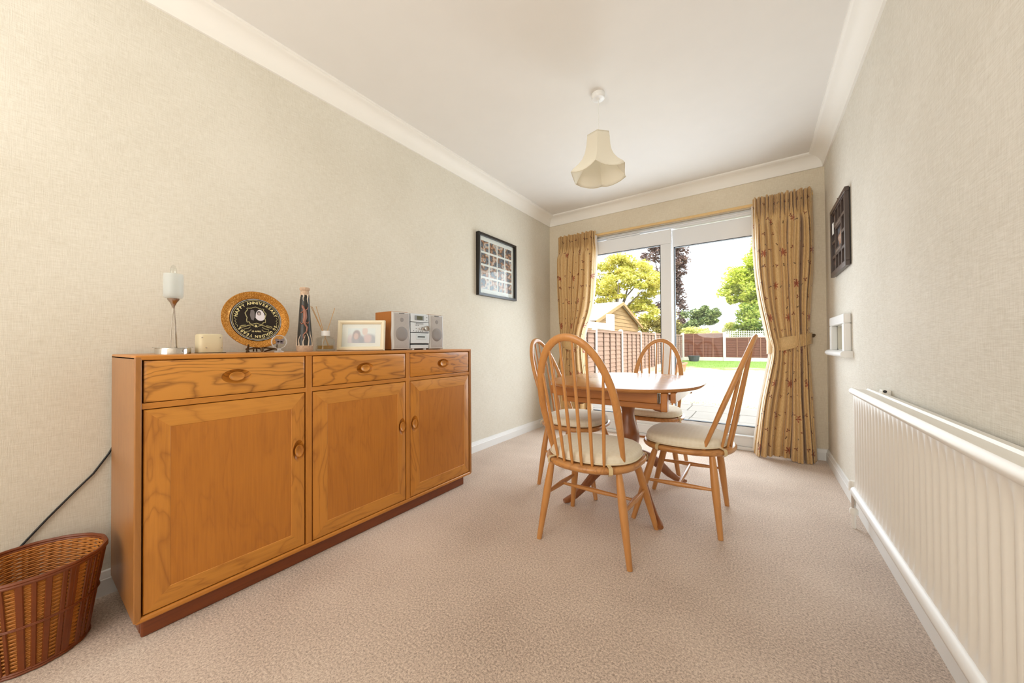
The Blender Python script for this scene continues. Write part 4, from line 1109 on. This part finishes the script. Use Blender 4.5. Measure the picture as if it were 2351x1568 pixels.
def cushion_root(label, loc, rot):
    t = thing('seat_cushion', label, 'cushion', loc, rot, 'cream seat cushions')
    def out(ins):
        return [(x, y+.008) for x, y in sup(.205, .192, 2.8, 72, 2.3)(ins)]
    z0 = SZ+.001
    L = []
    for ins, z in ((.06, .0), (.012, .0005), (.003, .004), (0, .009), (.0, .014), (.0005, .028), (.005, .038), (.016, .045), (.040, .050), (.09, .0525), (.15, .0535), (.185, .0537)):
        L.append([(x, y, z0+z+.0012*math.sin(x*40)*math.sin(y*37)*(z > .035)) for x, y in out(ins)])
    MB().loops(L).build('pad', M['cushion'], t, smooth=80)
    MB().tube([(x, y, z0+.008) for x, y in out(-.002)], .0036, 6, closed=True).build('piping', M['piping'], t, smooth=80)
    def strap(pts, w=.0085):
        L = []
        P = [Vector(p) for p in pts]
        for k, p in enumerate(P):
            q = P[min(k+1, len(P)-1)]-P[max(k-1, 0)]
            out_ = Vector((p.x, p.y, 0)).normalized(); side = Vector((-out_.y, out_.x, 0))
            L.append([p-side*w, p+side*w, p+side*w+out_*.0022+Vector((0, 0, .001)), p-side*w+out_*.0022+Vector((0, 0, .001))])
        MB().loops(L).build('strap', M['strap'], t, smooth=30)
    for ang, rr in ((-128, .228), (-52, .228), (28, .240), (152, .240)):
        a = math.radians(ang); c, s = math.cos(a), math.sin(a)
        # find edge of cushion and seat in that direction
        def edge(a_, b_, n_, off):
            lo, hi = 0, .5
            for _ in range(30):
                md = (lo+hi)/2; x, y = md*c, md*s+off
                if (abs(x)/a_)**n_+(abs(y)/b_)**n_ < 1: lo = md
                else: hi = md
            return lo
        nn = 2.15 if s < 0 else 3.0
        ec = edge(.205, .192, 2.3 if s < 0 else 2.8, -.008)-.004; es = edge(.223, .221, nn, .006)+.001
        strap([(ec*c, ec*s, z0+.008), (es*c*.99, es*s*.99, z0+.004), ((es+.003)*c, (es+.003)*s, SZ-.006), ((es+.002)*c, (es+.002)*s, SZ-.022), ((es-.014)*c, (es-.014)*s, SZ-.033)])
    return t
spots = [((-.645, 1.608, 0), 0.0, 'nearest hoop-back chair, its back to the viewer', 'cream cushion on the chair nearest the viewer'),
         ((-.315, 2.118, 0), math.radians(90), 'hoop-back chair on the right of the table, seen from the side', 'cream cushion on the chair right of the table'),
         ((-1.022, 2.212, 0), math.radians(-90), 'hoop-back chair on the left of the table, partly behind the nearest one', 'cream cushion on the chair left of the table'),
         ((-.660, 2.790, 0), math.radians(180), 'far hoop-back chair between the table and the patio door', 'cream cushion on the far chair by the patio door')]
for i, (loc, rot, lb, cl) in enumerate(spots):
    if i == 0: ch0 = chair_root(lb, loc, rot); cu0 = cushion_root(cl, loc, rot)
    else:
        for src, lab in ((ch0, lb), (cu0, cl)):
            c = copy_tree(src); c.location = loc; c.rotation_euler = (0, 0, rot); c['label'] = lab

# ================================================================== garden
GZ = -.15
def gz(y): return GZ if y < 7 else GZ+(y-7)*.0235
slab_m = flat('sandstone_slab', (176, 168, 160), .85, var=.12, vscale=3, bump=.4, bscale=30)
pa = thing('patio', 'grey stone slab patio outside the door', 'patio', (-1, 5.4, GZ))
pa['kind'] = 'structure'; del pa['category']
MB().box(-4.6, 3.2, 3.94, 7.0, GZ-.08, GZ-.02).build('bed', flat('patio_mortar', (170, 165, 156), .9), pa, off=pa.location)
rnd = random.Random(4); ys = 3.95
while ys < 6.95:
    dep = .58; xs = -4.55-rnd.random()*.2
    while xs < 3.1:
        wdt = rnd.choice((.58, .58, .88)); 
        MB().box(xs+.006, xs+wdt-.006, ys+.006, min(ys+dep, 7.0)-.006, GZ-.03, GZ+rnd.uniform(-.004, .002)).build('slab', slab_m, pa, off=pa.location, bevel=.006, bseg=1)
        xs += wdt
    ys += dep
lawn_m = NT('dry_and_shaded_lawn')
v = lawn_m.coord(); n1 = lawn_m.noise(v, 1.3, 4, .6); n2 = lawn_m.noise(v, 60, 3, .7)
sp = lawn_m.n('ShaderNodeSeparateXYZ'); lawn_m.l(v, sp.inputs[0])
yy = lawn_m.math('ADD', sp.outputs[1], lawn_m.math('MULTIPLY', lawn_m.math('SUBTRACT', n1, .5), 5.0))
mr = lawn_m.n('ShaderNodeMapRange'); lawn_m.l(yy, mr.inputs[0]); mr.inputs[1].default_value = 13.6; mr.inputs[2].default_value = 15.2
dry = lawn_m.mix(n2, lin((208, 200, 158)), lin((232, 226, 190))); shade_grn = lawn_m.mix(n2, lin((92, 128, 48)), lin((140, 168, 78)))  # green mix puts the shade along the back fence into the grass colour
lawn_m.col(lawn_m.mix(mr.outputs[0], dry, shade_grn)); lawn_m.set(.95); lawn_m.bump(n2, .6, .02)
mb = MB(); N = 30
for j in range(N+1):
    for i in range(N+1): 
        y = 7.0+13.2*j/N; mb.v.append((-3.1+7*i/N, y, gz(y)+.008*math.sin(i*1.7)*math.sin(j*2.1)))
for j in range(N):
    for i in range(N): k = j*(N+1)+i; mb.f.append((k, k+1, k+N+2, k+N+1))
tag(mb.build('lawn', lawn_m.m, smooth=180), 'lawn, straw-dry near the patio, green shade painted by the back fence', 'lawn')
tag(MB().box(-30, 30, 3.95, 60, -1.2, -.36).build('soil', flat('garden_soil', (150, 140, 100), .95)), 'bare ground beyond the garden fences', kind='structure')
mb = MB(); rnd = random.Random(11)
for k in range(9000):
    x = rnd.uniform(-2.95, 2.0); y = 7.0+13*rnd.random()**1.4 if k > 900 else 7.02+rnd.random()*.12; z = gz(y)-.004; a = rnd.random()*PI; hgt = rnd.uniform(.02, .05); w_ = .006
    mb.tri((x-w_*math.cos(a), y-w_*math.sin(a), z), (x+w_*math.cos(a), y+w_*math.sin(a), z), (x+rnd.uniform(-.02, .02), y+rnd.uniform(-.02, .02), z+hgt))
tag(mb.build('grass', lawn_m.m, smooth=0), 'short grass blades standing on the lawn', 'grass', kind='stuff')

conc = flat('pale_concrete', (190, 186, 178), .85, var=.06, vscale=10)
fw1 = wood('weathered_fence_board', (164, 134, 120), (128, 100, 88), 'y', rings=5, figure=.5, rough=.9, coat=0)
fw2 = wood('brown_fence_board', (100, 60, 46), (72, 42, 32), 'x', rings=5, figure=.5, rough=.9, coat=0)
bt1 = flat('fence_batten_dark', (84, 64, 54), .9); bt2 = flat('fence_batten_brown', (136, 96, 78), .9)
# left fence along x = -3
FXP = -3.0
posts = [3.98, 5.72, 7.55, 9.39, 11.24, 13.08, 14.93, 16.77, 18.60]
fn = thing('garden_fence', 'pale lapped panel fence with concrete posts along the left of the garden', 'fence', (FXP, 11, GZ)); o = fn.location
def zt_f(y): return 1.20+.0105*(y-3.9)
for y in posts:
    ztp = zt_f(y)+.045
    MB().box(FXP-.05, FXP+.05, y-.05, y+.05, gz(y)-.2, ztp-.02).loops([[(FXP+sx*r, y+sy*r, z) for sx, sy in ((-1,-1),(1,-1),(1,1),(-1,1))] for r, z in ((.05, ztp-.02), (.02, ztp+.012))]).build('post', conc, fn, off=o, bevel=.004)
for a, b in zip(posts, posts[1:]):
    a += .052; b -= .052; zt_ = zt_f((a+b)/2); zb_ = gz((a+b)/2)+.17
    MB().box(FXP-.02, FXP+.02, a, b, gz((a+b)/2)-.1, zb_).build('gravel_board', conc, fn, off=o)
    nbd = 11; hh = (zt_-.05-zb_)/nbd
    for k in range(nbd):
        z = zb_+hh*k; jt = .004*math.sin(k*7+a)
        MB().prism([(FXP+.012, a, z+jt), (FXP+.024, a, z-.008+jt), (FXP+.010, a, z+hh+.012), (FXP+.002, a, z+hh+.012)], (0, b-a, 0)).build('board', fw1, fn, off=o, smooth=0)
    MB().box(FXP-.005, FXP+.042, a, b, zt_-.055, zt_-.005).box(FXP-.02, FXP+.05, a, b, zt_-.005, zt_+.008).build('top_rail', fw1, fn, off=o)
    for k in range(5):
        y = a+(b-a)*(k+.03 if k == 0 else k)/4 if k < 4 else b-.02
        MB().box(FXP+.012, FXP+.040, y-.014, y+.014, zb_, zt_-.055).build('batten', bt1, fn, off=o)
# back fence
BYF = 18.75
fb = thing('back_fence', 'brown horizontal board fence with white posts across the garden end', 'fence', (-1, BYF, 0)); o = fb.location
bposts = [-2.96, -1.235, .60, 2.43, 4.2]
zb0 = gz(BYF)
ztb = 1.40
for x in bposts:
    MB().box(x-.055, x+.055, BYF-.05, BYF+.05, zb0-.2, ztb+.05).build('post', conc, fb, off=o, bevel=.006)
for n_, (a, b) in enumerate(zip(bposts, bposts[1:])):
    a += .055; b -= .055; top_ = ztb if n_ == 0 else ztb-.22
    MB().box(a, b, BYF-.025, BYF+.025, zb0-.1, zb0+.16).build('gravel_board', conc, fb, off=o)
    nbd = 8; z0 = zb0+.17; hh = (top_-z0)/nbd
    for k in range(nbd):
        z = z0+hh*k
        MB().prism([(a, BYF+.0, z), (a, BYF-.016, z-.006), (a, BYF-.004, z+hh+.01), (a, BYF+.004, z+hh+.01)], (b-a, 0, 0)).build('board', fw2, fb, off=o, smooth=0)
    for k in range(1, 4):
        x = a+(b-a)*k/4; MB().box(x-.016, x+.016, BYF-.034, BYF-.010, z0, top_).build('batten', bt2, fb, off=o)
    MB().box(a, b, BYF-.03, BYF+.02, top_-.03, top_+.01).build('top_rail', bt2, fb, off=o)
    if n_ > 0:
        mb = MB(); z1 = top_+.01; z2 = ztb+.09
        x = a
        while x < b: mb.box(x, x+.030, BYF-.012, BYF, z1, z2); x += .085
        z = z1+.01
        while z < z2: mb.box(a, b, BYF-.024, BYF-.012, z, z+.024); z += .075
        tag(mb.build('trellis', conc, fb, off=o), kind='stuff')
# shed beyond the left fence
sx1, sy0, sy1, sze, szr = -4.55, 11.45, 16.75, 1.79, 2.56
sh = thing('garden_shed', 'tan timber shed with white roof behind the left fence', 'shed', (sx1-1.5, 14, 0)); o = sh.location
shw = wood('tan_shiplap', (186, 152, 108), (156, 122, 80), 'y', rings=4, figure=.5, rough=.85, coat=0)
syc = (sy0+sy1)/2
z = .0
while z < szr-.02:
    h_ = .15
    def half(zz): return (sy1-sy0)/2 if zz < sze else (sy1-sy0)/2*(szr-zz)/(szr-sze)
    a, b = half(z), half(min(z+h_, szr)); 
    MB().prism([(sx1, syc-a, z), (sx1, syc+a, z), (sx1+.0, syc+b, min(z+h_, szr)), (sx1+.0, syc-b, min(z+h_, szr))], (.0, 0, 0)) if False else None
    L = [[(sx1-.02, syc-a, z), (sx1+.022, syc-a, z), (sx1+.022, syc+a, z), (sx1-.02, syc+a, z)], [(sx1-.02, syc-b, z+h_*.99), (sx1+.006, syc-b, z+h_*.99), (sx1+.006, syc+b, z+h_*.99), (sx1-.02, syc+b, z+h_*.99)]]
    MB().loops(L).build('board', shw, sh, off=o, smooth=0)
    z += h_
MB().box(sx1-3.5, sx1-.02, sy0+.01, sy1-.01, 0, sze).build('walls', shw, sh, off=o)
rf = flat('pale_sunlit_felt', (236, 236, 232), .7)
for s_ in (-1, 1):
    ye = syc+s_*((sy1-sy0)/2+.22); ze = sze-.07
    MB().prism([(sx1+.14, syc, szr+.03), (sx1+.14, ye, ze), (sx1+.14, ye, ze+.03), (sx1+.14, syc, szr+.065)], (-3.8, 0, 0)).build('roof', rf, sh, off=o, smooth=0)
    MB().prism([(sx1+.15, syc, szr+.05), (sx1+.15, ye, ze+.01), (sx1+.15, ye, ze-.10), (sx1+.15, syc, szr-.07)], (.03, 0, 0)).build('barge_board', shw, sh, off=o, smooth=0)
# white post and beam in front of the shed
pg = thing('white_pergola', 'white painted post and beam just beyond the left fence', 'pergola', (-3.8, 10.9, 0)); o = pg.location
wpt = flat('bright_white_paint', (248, 248, 246), .5)
MB().box(-3.90, -3.70, 10.75, 11.00, -.2, 1.86).build('post', wpt, pg, off=o, bevel=.02)
MB().box(-3.86, -3.74, 6.8, 10.75, 1.36, 1.55).build('beam', wpt, pg, off=o, bevel=.01)
MB().box(-3.90, -3.70, 6.8, 7.0, -.2, 1.6).build('post', wpt, pg, off=o, bevel=.02)
# planters
terr = flat('terracotta', (206, 136, 108), .8, var=.08)
x0, x1, y0, y1, z0 = -2.62, -1.98, 12.5, 13.2, gz(12.8)
tr_ = thing('terracotta_trough', 'pink terracotta trough against the left fence', 'planter', ((x0+x1)/2, (y0+y1)/2, z0)); o = tr_.location
def taper(mb, x0, x1, y0, y1, z0, z1, t_):
    return mb.loops([[(x0+t_, y0+t_, z0), (x1-t_, y0+t_, z0), (x1-t_, y1-t_, z0), (x0+t_, y1-t_, z0)], [(x0, y0, z1), (x1, y0, z1), (x1, y1, z1), (x0, y1, z1)]])
taper(MB(), x0, x1, y0, y1, z0-.01, z0+.28, .04).build('trough_body', terr, tr_, off=o)
MB().box(x0-.03, x1+.03, y0-.03, y1+.03, z0+.24, z0+.31).build('trough_rim', terr, tr_, off=o, bevel=.01)
MB().box(x0+.02, x1-.02, y0+.02, y1-.02, z0+.29, z0+.315).build('earth', flat('dark_earth', (80, 62, 48), .95), tr_, off=o)
z0 = gz(18.1)
bp = thing('black_plant_pot', 'black plastic plant pot in the back corner of the garden', 'planter', (-2.42, 18.2, z0)); o = bp.location
MB().lathe([(.19, -.005), (.24, .22), (.26, .22), (.265, .26), (.235, .26), (.225, .22)], o, 24).build('pot_body', flat('dark_grey_pot', (70, 72, 78), .6), bp, off=o)
MB().lathe([(.0, .215), (.225, .215)], o, 24, cap=False).build('earth', bpy.data.materials['dark_earth'], bp, off=o)

# trees and bushes
def leafmat(name, a, b, c, tr=.35):
    t = NT(name); oi = t.n('ShaderNodeNewGeometry')
    n = t.noise(t.coord(), .9, 3); rpi = oi.outputs['Random Per Island']
    f = t.math('ADD', t.math('MULTIPLY', n, .6), t.math('MULTIPLY', rpi, .45))
    cc = t.ramp(f, [(.3, lin(a)), (.5, lin(b)), (.75, lin(c))]); t.col(cc); t.set(.6)
    x = t.n('ShaderNodeBsdfTranslucent'); t.l(cc, x.inputs[0]); mx = t.n('ShaderNodeMixShader'); mx.inputs[0].default_value = tr
    t.l(t.b.outputs[0], mx.inputs[1]); t.l(x.outputs[0], mx.inputs[2]); t.l(mx.outputs[0], t.out.inputs[0]); return t.m
bark = flat('grey_bark', (120, 108, 96), .9, var=.2)
def tree(name, label, cat, base, trunk_h, clusters, n, size, mat, seed, gap=.0, br=.06):
    rnd = random.Random(seed); t = thing(name, label, cat, base); o = t.location; b = Vector(base)
    if trunk_h:
        MB().tube([b-Vector((0, 0, .3)), b+Vector((.05, 0, trunk_h*.5)), b+Vector((0, .05, trunk_h))], [br*1.3, br, br*.8], 8).build('trunk', bark, t, off=o, smooth=60)
        for c, r in clusters[:10]:
            C_ = Vector(c); m_ = b+Vector((0, 0, trunk_h))
            MB().tube([m_, m_+(C_-m_)*.5+Vector((rnd.uniform(-.2, .2), rnd.uniform(-.2, .2), .15)), C_], [br*.6, br*.35, br*.12], 6).build('branch', bark, t, off=o, smooth=60)
    mb = MB(); tot = sum(r[0]*r[1] if isinstance(r, tuple) else r*r for _, r in clusters)
    for c, r in clusters:
        rx, rz = r if isinstance(r, tuple) else (r, r)
        subs = []
        for _ in range(9):
            a1 = rnd.uniform(0, 2*PI); b1 = rnd.uniform(-.9, 1.2)
            subs.append((Vector((rx*.72*math.cos(a1)*math.cos(b1), rx*.72*math.sin(a1)*math.cos(b1), rz*.72*math.sin(b1))), rnd.uniform(.34, .58)))
        for _ in range(int(n*rx*rz/tot)):
            so, sr = rnd.choice(subs)
            while True:
                d = Vector((rnd.gauss(0, 1), rnd.gauss(0, 1), rnd.gauss(0, 1)))
                if d.length > .01: break
            d.normalize(); q = rnd.random()**.4
            if rnd.random() < gap: continue
            p = Vector(c)+so+Vector((d.x*rx*q*sr, d.y*rx*q*sr, d.z*rz*q*sr*.8))
            u = Vector((rnd.uniform(-1, 1), rnd.uniform(-1, 1), rnd.uniform(-.6, .6))).normalized(); v_ = u.cross(Vector((rnd.uniform(-1, 1), rnd.uniform(-1, 1), 1))).normalized()
            s_ = size*rnd.uniform(.6, 1.3)
            mb.quad(p-u*s_, p-v_*s_*.5, p+u*s_, p+v_*s_*.5)
    tag(mb.build('foliage', mat, t, off=o, smooth=0), kind='stuff'); return t
def cl(rnd, cx, cy, cz, sx, sy, sz, n, r0, r1):
    return [((cx+rnd.uniform(-1, 1)*sx, cy+rnd.uniform(-1, 1)*sy, cz+rnd.uniform(-1, 1)*sz), rnd.uniform(r0, r1)) for _ in range(n)]
R_ = random.Random(5)
yel = leafmat('yellow_green_leaves', (160, 164, 70), (222, 216, 112), (252, 242, 164), .45)
grn_ = leafmat('fresh_green_leaves', (150, 170, 60), (206, 216, 90), (240, 240, 140), .45)
drk = leafmat('dark_evergreen_leaves', (70, 92, 54), (124, 146, 88), (190, 200, 136), .25)
cop = leafmat('copper_leaves', (84, 66, 66), (124, 102, 100), (170, 144, 134), .3)
olv = leafmat('olive_hedge_leaves', (120, 116, 60), (170, 156, 88), (206, 190, 120), .3)
pal = leafmat('pale_yellow_leaves', (190, 196, 100), (226, 226, 140), (244, 240, 170), .45)
A = []
for fx, fz, r in ((-9.6, 4.6, 1.3), (-8.6, 5.5, 1.4), (-7.4, 5.9, 1.2), (-6.4, 5.7, 1.1), (-5.7, 5.1, 1.0), (-8.2, 4.1, 1.0), (-6.9, 4.7, 1.0), (-5.6, 4.2, .95), (-6.1, 3.4, .85), (-5.4, 3.0, .8), (-9.8, 3.3, .9), (-8.9, 3.2, .7), (-7.2, 3.7, .7), (-5.2, 2.2, .8), (-6.0, 2.5, .8), (-4.9, 4.6, .7), (-10.4, 4.2, 1.0)):
    A.append(((fx, 22+R_.uniform(-.8, .8), fz), (r, r*.62)))
tree('yellow_tree', 'large yellow-green tree behind the shed', 'tree', (-7.4, 22.3, 0), 2.4, A, 26000, .10, yel, 1, .05, .16)
tree('copper_tree', 'tall copper-leaved tree behind the door mullion', 'tree', (-5.0, 25.5, 0), 2.0, [((-5.2, 25.5, 7.6), 1.0), ((-4.7, 25.5, 6.9), .95), ((-5.9, 25.7, 7.2), .8), ((-4.9, 25.5, 5.6), .85), ((-4.8, 25.5, 4.6), .75), ((-5.2, 25.5, 3.6), .75), ((-3.95, 25.5, 6.7), .5), ((-4.1, 25.5, 5.8), .45), ((-4.5, 25.5, 5.1), .6), ((-4.4, 25.5, 4.2), .55), ((-4.35, 25.5, 3.4), .6), ((-4.6, 25.5, 2.6), .8), ((-4.2, 25.5, 6.3), .6)], 13000, .095, cop, 2, .1, .14)
tree('olive_hedge', 'olive-brown hedge above the left fence corner', 'hedge', (-4.6, 21.2, 0), 0, [((-4.9, 21.2, 1.3), (.9, 1.2)), ((-4.05, 21.2, 1.4), (.6, 1.7)), ((-5.8, 21.3, 1.4), (.8, 1.0)), ((-4.0, 21.2, .5), .8), ((-4.1, 21.2, 2.6), (.4, .6))], 14000, .065, olv, 3)
tree('dark_bush', 'dark rounded evergreen bush above the back fence', 'bush', (-2.8, 22.5, 0), 0, [((-3.1, 22.5, 2.35), .62), ((-2.4, 22.5, 2.5), .68), ((-1.9, 22.5, 2.3), .45), ((-2.7, 22.5, 1.7), .9), ((-3.4, 22.5, 1.6), .6)], 12000, .075, drk, 4)
tree('pale_bush', 'pale yellow shrubs just over the back fence', 'bush', (-2.2, 21.4, 0), 0, [((-2.9, 21.3, 1.3), .6), ((-2.1, 21.3, 1.3), .65), ((-1.3, 21.3, 1.4), .65), ((-.6, 21.3, 1.1), .6)], 12000, .06, pal, 5)
B = [((-.9, 22, 4.3), .7), ((-.2, 22, 4.9), .8), ((.5, 22, 5.2), .9), ((-1.2, 22, 3.6), .55), ((-.4, 22, 3.7), .85), ((.5, 22, 3.9), 1.0), ((1.3, 22, 4.4), 1.0), ((.2, 22, 2.9), .7), ((1.0, 22, 3.0), .8), ((.8, 22, 6.1), .7), ((-.7, 22, 3.0), .6), ((.4, 22, 6.0), .6)]
tree('green_tree', 'bright green tree at the right of the patio door view', 'tree', (.4, 22.1, 0), 2.0, B, 22000, .10, grn_, 6, .08, .12)
tree('green_hedge', 'green hedge behind the trellis at the right', 'hedge', (.4, 20.6, 0), 0, [((-.6, 20.6, 1.5), .5), ((.0, 20.6, 1.9), .8), ((-.3, 20.6, 2.4), .5), ((.6, 20.6, 2.5), .7), ((.8, 20.6, 1.7), .8), ((1.7, 20.6, 1.6), .8)], 13000, .075, leafmat('mid_green_leaves', (104, 134, 60), (160, 180, 84), (216, 220, 124), .35), 7)
